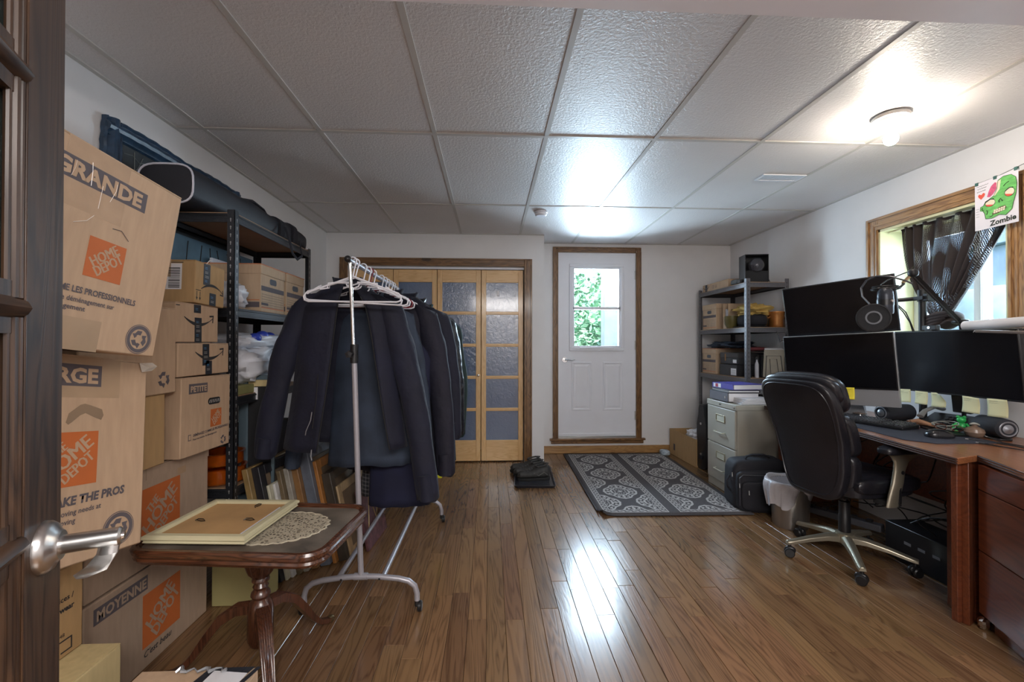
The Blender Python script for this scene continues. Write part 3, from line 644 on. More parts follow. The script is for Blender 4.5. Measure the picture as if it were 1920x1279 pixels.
# ---------------------------------------------------------------- black shelf on the left
def keyholes(m, x, y, z0, z1, ax, s=1):
    z = z0
    while z < z1:
        if ax == 'y': m.prism([(x+a, z+b) for a, b in ((-.004, .004), (0, .009), (.004, .004), (.0022, -.001), (.0016, -.010), (-.0016, -.010), (-.0022, -.001))], y, y-s*.0006)
        else: m.prism([(y+a, z+b) for a, b in ((-.004, .004), (0, .009), (.004, .004), (.0022, -.001), (.0016, -.010), (-.0016, -.010), (-.0022, -.001))], x, x+s*.0006, 'yz')
        z += .038
def shelf_unit(t, X0, X1, Y0, Y1, H, levels, met, board_, hole, posts):
    pw = .036
    for px, py, sx, sy in posts:
        m = M(); th = .0025
        m.box(px, px+sx*pw, py, py+sy*th, 0, H); m.box(px, px+sx*th, py, py+sy*pw, 0, H); p = m.o('post', met, t, smooth=False)
        k = M(); keyholes(k, px+sx*pw*.55, py, .05, H-.02, 'y', sy); keyholes(k, px, py+sy*pw*.55, .05, H-.02, 'x', -sx); k.o('keyholes', hole, p, smooth=False, kind='stuff')
    for z in levels:
        for (a, b, c, d) in ((X0+.003, X1-.003, Y0+.003, Y0+.007), (X0+.003, X1-.003, Y1-.007, Y1-.003), (X0+.003, X0+.007, Y0+.003, Y1-.003), (X1-.007, X1-.003, Y0+.003, Y1-.003)):
            m = M(); m.box(a, b, c, d, z-.045, z); 
            if b-a > d-c: o_ = .004 if c < (Y0+Y1)/2 else -.004; m.box(a+.03, b-.03, c-o_ if o_ > 0 else c, d if o_ > 0 else d-o_, z-.012, z-.003); m.box(a+.03, b-.03, c-o_ if o_ > 0 else c, d if o_ > 0 else d-o_, z-.045, z-.034)
            else: o_ = .004 if a < (X0+X1)/2 else -.004; m.box(a-max(o_, 0), b+max(-o_, 0), c+.03, d-.03, z-.012, z-.003); m.box(a-max(o_, 0), b+max(-o_, 0), c+.03, d-.03, z-.045, z-.034)
            m.o('beam', met, t, bevel=.0012)
        m = M(); m.box(X0+.005, X1-.005, Y0+.005, Y1-.005, z-.006, z+.004); m.o('shelf_board', board_, t, smooth=False)
HAM = mat('black_hammertone', (.028, .030, .036), .32, .4, var=.3, vs=200, bump=.5, bs=350, bd=.001)
HDF = mat('brown_hardboard', (.34, .21, .12), .7, var=.1)
HOLE = mat('keyhole_light', (.30, .30, .30), .4, .3); HOLED = mat('keyhole_dark', (.02, .02, .02), .6)  # pale plate colour paints light coming through the post holes
SX0, SX1, SY0, SY1 = -1.62, -1.25, 2.225, 3.14
bs_ = thing('metal_shelf', 'tall black metal shelving unit with keyhole posts along the left wall', 'shelf')
lv_ = [.52, .965, 1.405, 1.868]
shelf_unit(bs_, SX0, SX1, SY0, SY1, 1.885, lv_, HAM, HDF, HOLE, ((SX0, SY0, 1, 1), (SX1, SY0, -1, 1), (SX0, SY1, 1, -1), (SX1, SY1, -1, -1)))
# picture behind the shelf
pf = thing('picture_frame', 'large carved blue picture frame standing on edge behind the black shelf', 'picture', (LX+.003, 0, 0))
BLU = mat('blue_carved_paint', (.022, .05, .095), .32, var=.35, vs=30, bump=.4, bs=50)
Y0, Y1, Z0, Z1 = 1.98, 3.0, 1.46, 2.215
PRF = [(.018, 0), (.026, .06), (.018, .12), (.022, .2), (.036, .34), (.040, .5), (.034, .66), (.020, .78), (.026, .86), (.024, .94), (.014, 1)]
def fside(y0, y1, z0, z1, vert):
    m = M(); n = 40; rings = []
    for i in range(n+1):
        s_ = i/n; wob = .0025*math.sin(s_*PI*24)+.012*abs(math.sin(s_*PI*2))
        if vert: z = z0+(z1-z0)*s_; a, b = (y0-wob, y1) if y0 < 2.5 else (y0, y1+wob); rings.append([(0, a, z)]+[(dx_, a+(b-a)*f_, z) for dx_, f_ in PRF]+[(0, b, z)])
        else: y = y0+(y1-y0)*s_; a, b = (z0, z1+wob) if z0 > 1.8 else (z0-wob, z1); rings.append([(0, y, a)]+[(dx_, y, a+(b-a)*f_) for dx_, f_ in PRF]+[(0, y, b)])
    m.loft(rings); return m.o('frame_side', BLU, pf, ang=25)
fside(Y0, Y0+.085, Z0, Z1, 1); fside(Y1-.085, Y1, Z0, Z1, 1); fside(Y0, Y1, Z1-.085, Z1, 0); fside(Y0, Y1, Z0, Z0+.085, 0)
DP = mat('dark_painting', (.025, .03, .035), .5, var=.7, vs=5)
m = M(); m.box(0, .012, Y0+.08, Y1-.08, Z0+.08, Z1-.08); m.o('canvas', DP, pf, smooth=False)
PL = mat('painted_grey_line', (.16, .18, .18), .6)
for pts in ([(2.08, 2.09), (2.13, 2.10), (2.17, 2.08), (2.20, 2.09)], [(2.15, 2.03), (2.18, 2.06), (2.21, 2.03), (2.17, 2.0)], [(2.10, 1.98), (2.16, 2.05), (2.19, 2.11)], [(2.14, 1.95), (2.14, 2.12)], [(2.25, 2.10), (2.45, 2.04)], [(2.3, 2.08), (2.5, 2.02)]):
    m = M(); m.tube([(.0135, y, z) for y, z in pts], .0018, 4); m.o('painted_line', PL, pf)
bp = thing('blue_canvas', 'blue grey canvas with dark branches, behind the black shelf under its top board', 'picture', (LX+.045, 0, 0))
m = M(); m.box(-.003, .008, 2.25, 3.1, 1.415, 1.80); m.o('canvas', mat('blue_canvas_paint', (.07, .14, .20), .6, var=.4, vs=4), bp, smooth=False)
for k in range(7): y = 2.3+.11*k; m = M(); m.tube([(.009, y, 1.45), (.009, y+.02, 1.6), (.009, y+.05*math.sin(k), 1.78)], .003, 4); m.o('painted_branch', BMAT, bp)
# bag on top
bg_ = thing('instrument_bag', 'long black padded bag with pale piping lying on top of the black shelf', 'bag', (0, 0, 0))
BAGM = mat('bag_nylon', (.011, .011, .016), .55, var=.25, bump=.3, bs=300)
rings = []; N = 26
for i in range(N+1):
    s_ = i/N; y = 2.10+1.12*s_; cxx = -1.49+.12*s_; W2 = .125-.02*s_; Hh = .185-.065*s_
    k_ = 1-max(0, (s_-.9)/.1)**2*.75; zb = 1.874
    if i == 0: k_ = .985
    bul = 1+.05*math.sin(s_*19)*(s_ > .3)
    rings.append([(cxx+W2*k_*math.copysign(abs(math.cos(t))**.55, math.cos(t)), y, zb+Hh*bul*k_*.5+Hh*bul*k_*.5*math.copysign(abs(math.sin(t))**.6, math.sin(t))) for t in [2*PI*j/28 for j in range(28)]])
m = M(); m.loft(rings); m.o('body', BAGM, bg_)
m = M(); m.tube(rings[0]+rings[0][:1], .0045, 8, False); m.o('piping', mat('pale_piping', (.55, .55, .62), .5), bg_)
m = M(); pts = [(-1.40, 2.56, 2.02), (-1.43, 2.6, 2.055), (-1.42, 2.7, 2.075), (-1.41, 2.8, 2.06), (-1.39, 2.86, 2.00)]; m.tube(pts, [.014, .02, .024, .02, .014], 8, sq=.5); m.o('handle', FABB, bg_)
for yy in (2.82, 2.97):
    i = int((yy-2.10)/1.12*N); c0 = Vector((sum(p[0] for p in rings[i])/28, yy, sum(p[2] for p in rings[i])/28)); m = M()
    m.loft([[tuple(c0+(Vector(p)-c0)*k) for p in [(q[0], yy+d, q[2]) for q in rings[i]]] for k, d in ((1.0, -.028), (1.10, -.025), (1.10, .025), (1.0, .028))], cap=False); m.o('strap', FABB, bg_)
m = M(); m.tube([(-1.27, 2.80, 1.95), (-1.235, 2.78, 1.87), (-1.225, 2.80, 1.79), (-1.225, 2.87, 1.765), (-1.225, 2.94, 1.80), (-1.25, 2.96, 1.90)], [.010]*6, 6, sq=.4); m.o('hanging_strap', FABB, bg_)
# file boxes on the shelf
def filebox(name, label, mx, W=.31, D=.38, H=.26, group=None, red=True):
    t = thing(name, label, 'box', matrix=mx, group=group)
    b = M(); b.box(.004, W-.004, .004, D-.004, 0, H-.004); b.o('body', CARDF, t, bevel=.002)
    l = M(); l.box(0, W, 0, D, H-.055, H); l.o('lid', CARDF, t, bevel=.003)
    if red:
        r_ = M(); r_.box(-.001, W+.001, -.001, D+.001, H-.0035, H+.0015); r_.o('lid_edge', mat('lid_orange_edge', (.55, .19, .08), .7), t, smooth=False)
    poly('handle_hole', t, mat('hole_grey', (.10, .11, .13), .8), [(x+W*.5, z+H-.085) for x, z in rrect(.085, .034, .014)], .0028)
    quad('printed_band', t, INK, .012, W-.012, H-.145, H-.118, .003)
    for k in range(6): quad('printed_line', t, INK, .018, W-.018, H-.165-.014*k, H-.1635-.014*k, .003)
    for k, z in enumerate((.018, .034)): quad('printed_band', t, INK if k else mat('lid_orange_edge', (.55, .19, .08), .7), .012, W*.3 if k else W-.012, z, z+(.006 if not k else .014), .003)
    quad('side_band', t, INK, -D+.01, -.01, .02, .05, .003, S)
    quad('side_line', t, mat('lid_orange_edge', (.55, .19, .08), .7), -D+.01, -.01, .058, .063, .003, S)
    return t
filebox('file_box', 'cardboard file box with handle hole on the black shelf, nearer of the pair', frame((-1.262, 2.50, 1.410), 92), group='file boxes on the black shelf')
filebox('file_box', 'cardboard file box on the black shelf, further of the pair', frame((-1.268, 2.82, 1.410), 91), W=.27, group='file boxes on the black shelf')
def rumple(name, label, cat, loc, r, m, seed, amp=.2, freq=6, nu=40, nv=24, e=.7, group=None):
    t = thing(name, label, cat, loc, group=group); q = M(); sv = Vector((seed, seed*2.3, 0))
    def wf(x, y, z):
        p = Vector((x/r[0], y/r[1], z/r[2])); k = 1+amp*(noise.noise(p*freq*.35+sv)*1.4+(abs(noise.noise(p*freq*.8+sv))-.25)*1.2)
        return (x*k, y*k, max(z*k, -r[2]))
    q.sup((0, 0, r[2]), r, e, e, nu, nv, wf); return t, q.o('cloth' if cat != 'bag' else 'bag_body', m, t, ang=60)
WP = mat('white_poly', (.66, .67, .72), .35, var=.05, bump=.4, bs=25)
rumple('white_sack', 'crumpled white plastic sack next to the file boxes on the black shelf', 'bag', (-1.40, 2.36, 1.41), (.12, .10, .07), WP, 3)
rumple('plastic_bag', 'large crumpled white plastic bag on the third level of the black shelf', 'bag', (-1.38, 2.50, .969+.045), (.15, .24, .095), WP, 5, .22, 7)
t, o_ = rumple('wrapped_package', 'white package with blue round prints behind the crumpled white bag', 'package', (-1.40, 2.66, 1.19), (.13, .25, .05), WP, 8, .15, 6)
for k, (y, z) in enumerate(((-.14, .07), (-.04, .085), (.06, .08), (.14, .06))): m = M(); m.sup((.095-.01*k, y, z), (.035, .035, .028), 1, 1, 14, 8); m.o('blue_print', mat('blue_print', (.03, .06, .42), .4), t)
m = M(); m.box(.10, .135, .10, .18, .02, .07); m.T(Matrix.Rotation(.1, 4, 'X')); m.o('white_tag', PAPER, t, smooth=False)
carton('flat_box', 'flat green-yellow box lying under the white plastic bag on the black shelf', .30, .3, .045, frame((-1.262, 2.26, .969), 90), m=mat('olive_board', (.26, .25, .10), .8), tape=False, flaps=False)
m = M(); m.box(-1.60, -1.585, 2.60, 3.12, 1.41, 1.72); tag(m.o('white_board', mat('pale_blue_board', (.68, .74, .84), .5, var=.02), bevel=.003), 'pale white board standing behind the file boxes on the black shelf', 'board')
AMB = mat('amber_glass', (.78, .18, .012), .08, var=.1, trans=.75)
def bowl(label, x, y, z, r, hgt):
    t = thing('glass_dish', label, 'dish', (x, y, z), group='amber glassware on the black shelf')
    m = M(); m.lathe([(0, 0), (r*.8, 0), (r, .012), (r, hgt-.006), (r+.008, hgt), (r-.004, hgt), (r-.008, .016), (0, .012)], 28); m.o('dish', AMB, t)
    return t
bowl('amber glass dish on the lower black shelf, lower of the two at the post', -1.37, 2.33, .525, .11, .085); bowl('amber glass dish resting on top of the other one at the post', -1.37, 2.33, .612, .10, .07)
bowl('round amber glass dish standing further along the lower black shelf', -1.36, 2.62, .525, .075, .13)
carton('dark_box', 'dark box in the shadows at the back of the lower black shelf', .3, .25, .2, frame((-1.36, 2.78, .525), 90), m=mat('dark_board', (.03, .03, .04), .7), tape=False)
# tall grey frame next to the shelf
pn = thing('tall_frame', 'tall blue grey metal frame standing on edge in front of the black shelf', 'frame', matrix=frame((-1.335, 2.42, 0), 8))
GB = mat('blue_grey_metal', (.10, .145, .175), .45, .2, var=.1)
m = M(); m.box(0, .045, 0, .02, 0, 1.06); m.box(.16, .175, 0, .02, 0, 1.06); m.box(.045, .16, 0, .02, 1.035, 1.06); m.o('frame_body', GB, pn, bevel=.002)
m = M(); m.box(.045, .16, .008, .02, 0, 1.035); m.o('dark_panel', BMAT, pn, smooth=False)
m = M(); m.box(.047, .092, .002, .0079, .93, .995); m.o('white_label', PAPER, pn, smooth=False)
m = M(); m.box(.047, .16, .002, .0079, 1.0, 1.034); m.o('beige_strip', CARDY, pn, smooth=False)
# picture frames leaning in a row on the floor
specs = [('gold wood', (.30, .20, .08), -1.20, .60, .03, 6), ('black', (.02, .02, .025), -1.15, .60, .04, 6), ('cream', (.55, .53, .40), -1.08, .50, .014, 9), ('white', (.60, .60, .58), -1.06, .50, .014, 9), ('brown bronze', (.15, .11, .06), -1.035, .56, .022, 10),
         ('grey wood', (.33, .31, .27), -1.00, .565, .026, 11), ('carved brown', (.25, .13, .05), -.955, .60, .035, 12), ('slate grey', (.13, .15, .19), -.90, .64, .055, 13), ('orange wood', (.38, .16, .04), -.83, .58, .02, 13), ('dark bronze', (.06, .05, .04), -.80, .50, .05, 14), ('pale wood', (.45, .32, .18), -.735, .42, .012, 12)]
for k, (nm, c, x, H, th, ln) in enumerate(specs):
    y0 = 2.30+.035*(k % 3)+(.02*k); D = .42
    bx_ = -1.135+sum(q_[4]+.003 for q_ in specs[:k]); ln = 12; y0 = 2.30+.028*k
    t = thing('picture_frame', '%s picture frame standing on the floor in the leaning row behind the coat rack' % nm, 'frame', (bx_, y0, 0), group='picture frames leaning in a row')
    t.rotation_euler = (0, R(-ln), R(-4))
    fm = mat('frame_'+nm.replace(' ', '_'), c, .4, var=.3, vs=12); m = M()
    for yy0, yy1, z0, z1 in ((0, .05, 0, H), (D-.05, D, 0, H), (.05, D-.05, 0, .05), (.05, D-.05, H-.05, H)): m.box(0, th, yy0, yy1, z0, z1)
    m.o('moulding', fm, t, bevel=.003)
    m = M(); m.box(th*.3, th*.55, .045, D-.045, .045, H-.045); m.o('backing', mat('backing_board', (.2, .14, .09), .8), t, smooth=False)
m = M()
t = thing('art_print', 'leaning frame with dark burgundy pattern, nearest the rack post', 'frame', (-.728, 2.66, 0), group=None); t.rotation_euler = (0, R(-12), R(-4))
m.box(0, .018, 0, .35, 0, .36); m.o('moulding', mat('burgundy', (.12, .05, .06), .4, var=.6, vs=30), t, bevel=.003)
m = M(); m.tube([(.02, .05, .1), (.02, .15, .3), (.02, .2, .12), (.02, .3, .28)], .003, 5); m.o('inlay_line', CARDY, t)
# ---------------------------------------------------------------- pedestal table
MAH = wood('mahogany', (.105, .038, .018), (.036, .013, .007), axis=0, rough=.25, coat=.5, sc=1.2)
MAHZ = wood('mahogany_z', (.095, .034, .017), (.034, .012, .007), axis=2, rough=.28, coat=.5, sc=1.2)
tb_ = thing('pedestal_table', 'antique mahogany pedestal table with rounded tray top and fluted legs', 'table', matrix=frame((-.853, 1.70, 0), -6))
def rr3(w_, h_, r_, z): return [(x, y, z) for x, y in rrect(w_, h_, r_, 6)]
TW, TD, TZ = .668, .455, .555
m = M(); m.loft([rr3(TW-.06, TD-.06, .05, TZ-.052), rr3(TW-.015, TD-.015, .07, TZ-.050), rr3(TW-.004, TD-.004, .075, TZ-.040), rr3(TW-.012, TD-.012, .07, TZ-.032), rr3(TW+.006, TD+.006, .08, TZ-.022), rr3(TW+.010, TD+.010, .08, TZ-.010), rr3(TW, TD, .075, TZ-.001), rr3(TW-.018, TD-.018, .07, TZ), rr3(TW-.026, TD-.026, .065, TZ-.005), rr3(TW-.036, TD-.036, .06, TZ-.003), rr3(TW-.05, TD-.05, .05, TZ-.012)])
m.o('tray_top', MAH, tb_, ang=25)
LEA = mat('worn_leather_inset', (.16, .132, .105), .42, var=.5, vs=7, bump=.1, bs=60, st=(1, 1, 1))
m = M(); m.loft([rr3(TW-.052, TD-.052, .05, TZ-.012), rr3(TW-.052, TD-.052, .05, TZ-.0105)]); m.o('inset', LEA, tb_, smooth=False)
m = M(); m.lathe([(.0, TZ-.05), (.09, TZ-.052), (.085, TZ-.066), (.034, TZ-.062), (.030, TZ-.066)], 28); m.o('top_block', MAHZ, tb_)
m = M(); m.lathe([(.030, TZ-.064), (.047, TZ-.078), (.054, TZ-.105), (.053, TZ-.14), (.044, TZ-.172), (.026, TZ-.195)], 60, flute=.055, nf=12); m.o('urn', MAHZ, tb_, ang=80)
m = M(); m.lathe([(.022, TZ-.19), (.030, TZ-.202), (.030, TZ-.208), (.020, TZ-.215), (.027, TZ-.228), (.022, TZ-.238), (.032, TZ-.25), (.034, TZ-.26), (.026, TZ-.272), (.040, TZ-.29), (.044, TZ-.31), (.044, TZ-.42), (.036, TZ-.44), (0, TZ-.442)], 28); m.o('column', MAHZ, tb_)
for a in (69, -51, 189):
    m = M(); pr = [(.03, .250), (.085, .245), (.14, .21), (.19, .145), (.23, .085), (.27, .042), (.31, .022), (.34, .017)]; rg = []
    for i, (d, z) in enumerate(pr):
        wd = (.020, .022, .022, .020, .018, .016, .014, .013)[i]; hh = (.034, .034, .032, .028, .024, .02, .018, .016)[i]; ss = []
        tx = Vector((pr[min(i+1, 7)][0]-pr[max(i-1, 0)][0], pr[min(i+1, 7)][1]-pr[max(i-1, 0)][1])).normalized(); nx = Vector((-tx.y, tx.x))
        for k in range(13): u_ = -1+2*k/12; fl_ = (1-.12*(k % 2)) if 0 < k < 12 else 1; ss.append((u_*wd, hh*.5*fl_*(1-.15*u_*u_)))
        ss += [(wd, -hh*.5), (-wd, -hh*.5)]
        rg.append([(d+nx.x*b, a_, z+nx.y*b) for a_, b in ss])
    m.loft(rg); m.T(Matrix.Rotation(R(a), 4, 'Z')); lg_ = m.o('leg', MAHZ, tb_, ang=50)
    m = M(); m.lathe([(0, .322), (.015, .322), (.016, .333), (.012, .345), (0, .348)], 12, (0, 0, .0165), 'x'); m.T(Matrix.Rotation(R(a), 4, 'Z')); m.o('brass_cap', mat('old_brass', (.20, .14, .07), .35, .8), lg_)
# doily and cream frame on the table
dm, nt, b = nmat('lace'); b.inputs['Roughness'].default_value = .9
vec = coords(nt); vo = nt.nodes.new('ShaderNodeTexVoronoi'); nt.links.new(vec, vo.inputs['Vector']); vo.inputs['Scale'].default_value = 75; vo.feature = 'DISTANCE_TO_EDGE'
n1 = noi(nt, vec, 22, 2); thr = V(nt, vo.outputs['Distance']); al = thr.lt(n1*.32)
nt.links.new(al.k, b.inputs['Alpha']); b.inputs['Base Color'].default_value = (.50, .44, .33, 1)
t = thing('lace_doily', 'scalloped cream lace doily spread on the table top', 'doily', (-.785, 1.69, TZ-.0100), 0)
a = []; 
for k in range(120):
    th = 2*PI*k/120; rr = 1+.055*abs(math.sin(th*12)); a.append((.175*rr*math.cos(th), .145*rr*math.sin(th)))
m = M(); m.prism(a, 0, .0006, 'xy'); m.o('lace', dm, t, smooth=False)
m = M(); m.tube([(x*.97, y*.97, .001) for x, y in a]+[(a[0][0]*.97, a[0][1]*.97, .001)], .0022, 4, False); m.o('scalloped_edge', mat('lace_edge', (.52, .46, .35), .9), t)
CREAM = mat('cream_frame_paint', (.62, .57, .37), .45, var=.06, vs=3)
fr_ = thing('picture_frame', 'cream picture frame lying face down on the mahogany table', 'frame', matrix=frame((-.975, 1.705, TZ+.0005), -4))
FW, FD = .35, .36
def ringp(w_, d_, z): return [(x, y, z) for x, y in ((-w_/2, -d_/2), (w_/2, -d_/2), (w_/2, d_/2), (-w_/2, d_/2))]
m = M(); m.loft([ringp(FW-.02, FD-.02, 0), ringp(FW-.004, FD-.004, .006), ringp(FW-.010, FD-.010, .012), ringp(FW+.004, FD+.004, .018), ringp(FW+.002, FD+.002, .026), ringp(FW-.012, FD-.012, .030), ringp(FW-.045, FD-.045, .031), ringp(FW-.058, FD-.058, .028), ringp(FW-.060, FD-.060, .018)], cap=False); m.o('moulding', CREAM, fr_, ang=20)
m = M(); m.box(-(FW-.06)/2, (FW-.06)/2, -(FD-.06)/2, (FD-.06)/2, .012, .020); m.o('backing_board', mat('brown_backing', (.50, .30, .13), .8, var=.15), fr_, smooth=False)
m = M(); m.box((FW-.075)/2, (FW-.068)/2, -(FD-.07)/2, (FD-.16)/2, .020, .027); m.o('loose_strip', PAPER, fr_, smooth=False)
for x, y, rz_ in ((-.085, -.03, 0), (.09, -.02, 10), (.04, .12, 90)):
    m = M(); m.tube([(-.018, 0, .024), (-.01, .006, .028), (.01, .004, .028), (.02, -.002, .024), (.008, -.005, .024), (-.01, 0, .025)], .0018, 6); m.T(Matrix.Translation((x, y, 0)) @ Matrix.Rotation(R(rz_), 4, 'Z')); m.o('hanger_clip', mat('dark_wire', (.06, .05, .04), .4, .7), fr_)
# ---------------------------------------------------------------- garment rack
RK = mat('silver_rack_paint', (.40, .39, .43), .35, .35, var=.05)
rk = thing('garment_rack', 'silver garment rack on casters with chrome upper post', 'rack', (-.587, 2.055, 0))
tilt_ = -.055
for i, y in enumerate((0, 1.02)):
    m = M(); pts = [(-.253, y, .055), (-.253, y, .085), (-.243, y, .12), (-.215, y, .143), (-.17, y, .155), (-.08, y, .166), (0, y, .170), (.08, y, .166), (.17, y, .155), (.215, y, .143), (.243, y, .12), (.253, y, .085), (.253, y, .055)]
    m.tube(pts, .0125, 12); ft = m.o('foot', RK, rk)
    m = M(); m.tube([(-.03, y, .169), (.03, y, .169)], .016, 12); m.o('sleeve', RK, ft)
    for sx in (-1, 1):
        m = M(); m.lathe([(0, -.011), (.021, -.011), (.024, -.007), (.024, .007), (.021, .011), (0, .011)], 18, (y+.012, .024, sx*.253+sx*.010), 'x')
        m.v = [(x, yy, z) for x, yy, z in m.v]
        m = M(); cxx = sx*.253+.012*sx
        m.lathe([(0, -.010), (.020, -.010), (.0235, -.006), (.0235, .006), (.020, .010), (0, .010)], 18, (cxx, y+.008, .0235), 'x'); wl = m.o('caster', BLACK, rk)
        m = M(); m.lathe([(0, .011), (.010, .011), (.010, .0105)], 12, (cxx, y+.008, .0235), 'x'); m.o('hub', mat('grey_hub', (.2, .2, .2), .4), wl)
        m = M(); m.tube([(sx*.253, y, .03), (sx*.253, y, .062)], .010, 10); m.o('caster_stem', BLACK, wl)
    m = M(); m.tube([(0, y, .17), (tilt_*.62, y, 1.165)], .0125, 14); m.o('lower_post', RK, rk)
    m = M(); m.tube([(tilt_*.62, y, 1.14), (tilt_, y, 1.60)], .0085, 12); m.o('chrome_post', CHROME, rk)
    m = M(); x_ = tilt_*.62; m.tube([(x_, y, 1.14), (x_, y, 1.225)], .0175, 14); m.tube([(x_, y, 1.185), (x_-.012, y-.030, 1.18)], [.010, .012], 10); m.lathe([(0, -.048), (.015, -.046), (.016, -.034), (.009, -.028)], 10, (x_-.012, y, 1.18), 'y', .15, 5); m.o('clamp_collar', BLACK, rk)
m = M(); m.tube([(-.10, 0, .165), (-.10, 1.02, .165)], .0115, 10); m.o('base_rail', RK, rk); m = M(); m.tube([(.10, 0, .165), (.10, 1.02, .165)], .0115, 10); m.o('base_rail', RK, rk)
BARZ = 1.61
m = M(); m.tube([(tilt_, -.02, BARZ), (tilt_, 1.04, BARZ)], .0125, 12); m.o('top_bar', mat('mottled_bar', (.42, .42, .46), .3, .6, var=.35, vs=40), rk)
m = M(); m.sup((tilt_, -.03, BARZ), (.016, .018, .016), 1, 1, 16, 10); m.o('end_knob', BLACK, rk)
for x, y in ((-.085, 0), (.085, 0)): m = M(); m.lathe([(0, -.0135), (.005, -.0135), (.005, -.012)], 8, (x, y, .161), 'y'); m.o('bolt', BLACK, rk)
BX = -.587+tilt_
def hanger(label, y, rz, m_=WPLAS, sag=0, group=None):
    t = thing('coat_hanger', label, 'hanger', (BX, y, BARZ), R(rz), group=group)
    m = M(); hk = [(.0165*math.cos(a)*1.0, 0, .006+.0175*math.sin(a)) for a in [R(200-i*20) for i in range(13)]]+[(.004, 0, -.045), (0, 0, -.07)]
    m.tube(hk, .0034, 8); m.o('hook', m_, t)
    m = M(); L = .222; zt, zb = -.072, -.185
    out = [(-.014, 0, zt)]+[(-L+.012, 0, zb+.040), (-L, 0, zb+.024), (-L+.004, 0, zb+.006), (-L+.02, 0, zb)]+[(L-.02, 0, zb), (L-.004, 0, zb+.006), (L, 0, zb+.024), (L-.012, 0, zb+.040), (.014, 0, zt), (0, 0, zt+.006), (-.014, 0, zt)]
    m.tube(out, .0042, 8, False); m.o('shoulder_bar', m_, t)
    for s_ in (-1, 1):
        m = M(); m.tube([(s_*L*.93, 0, zb+.035), (s_*.15, 0, zb+.072), (s_*.148, 0, zb+.056), (s_*.115, 0, zb+.062), (s_*.112, 0, zb+.086), (s_*.02, 0, zt-.022)], .0036, 8); m.o('notched_bar', m_, t)
    m = M(); m.tube([(.03*math.cos(R(a)), 0, zt-.030+.020*math.sin(R(a))) for a in range(180, 361, 30)], .0034, 8); m.o('loop', m_, t)
    return t
hanger('empty white plastic hanger nearest the rack post, facing the camera', 2.10, 2); h2 = hanger('second empty white plastic hanger, just behind the first one', 2.145, 7)
h2.rotation_euler = (0, R(2.5), R(7))
hy = [(2.27, 4), (2.36, -4), (2.46, 6), (2.64, -6), (2.72, 5), (2.80, -8), (2.88, 9), (2.95, -5)]
red = hanger('dark red hanger among the white ones midway along the bar', 2.40, 3, mat('red_plastic', (.22, .01, .02), .35))
for (y, rz), lb in zip(hy, ('the open navy jacket', 'the denim garment', 'the navy trousers', 'the plum jacket', 'the plaid shirt', 'the slim navy coat', 'the black leather jacket', 'the dark green coat')): hanger('white plastic hanger on the bar holding '+lb, y, rz, group='white hangers holding garments')
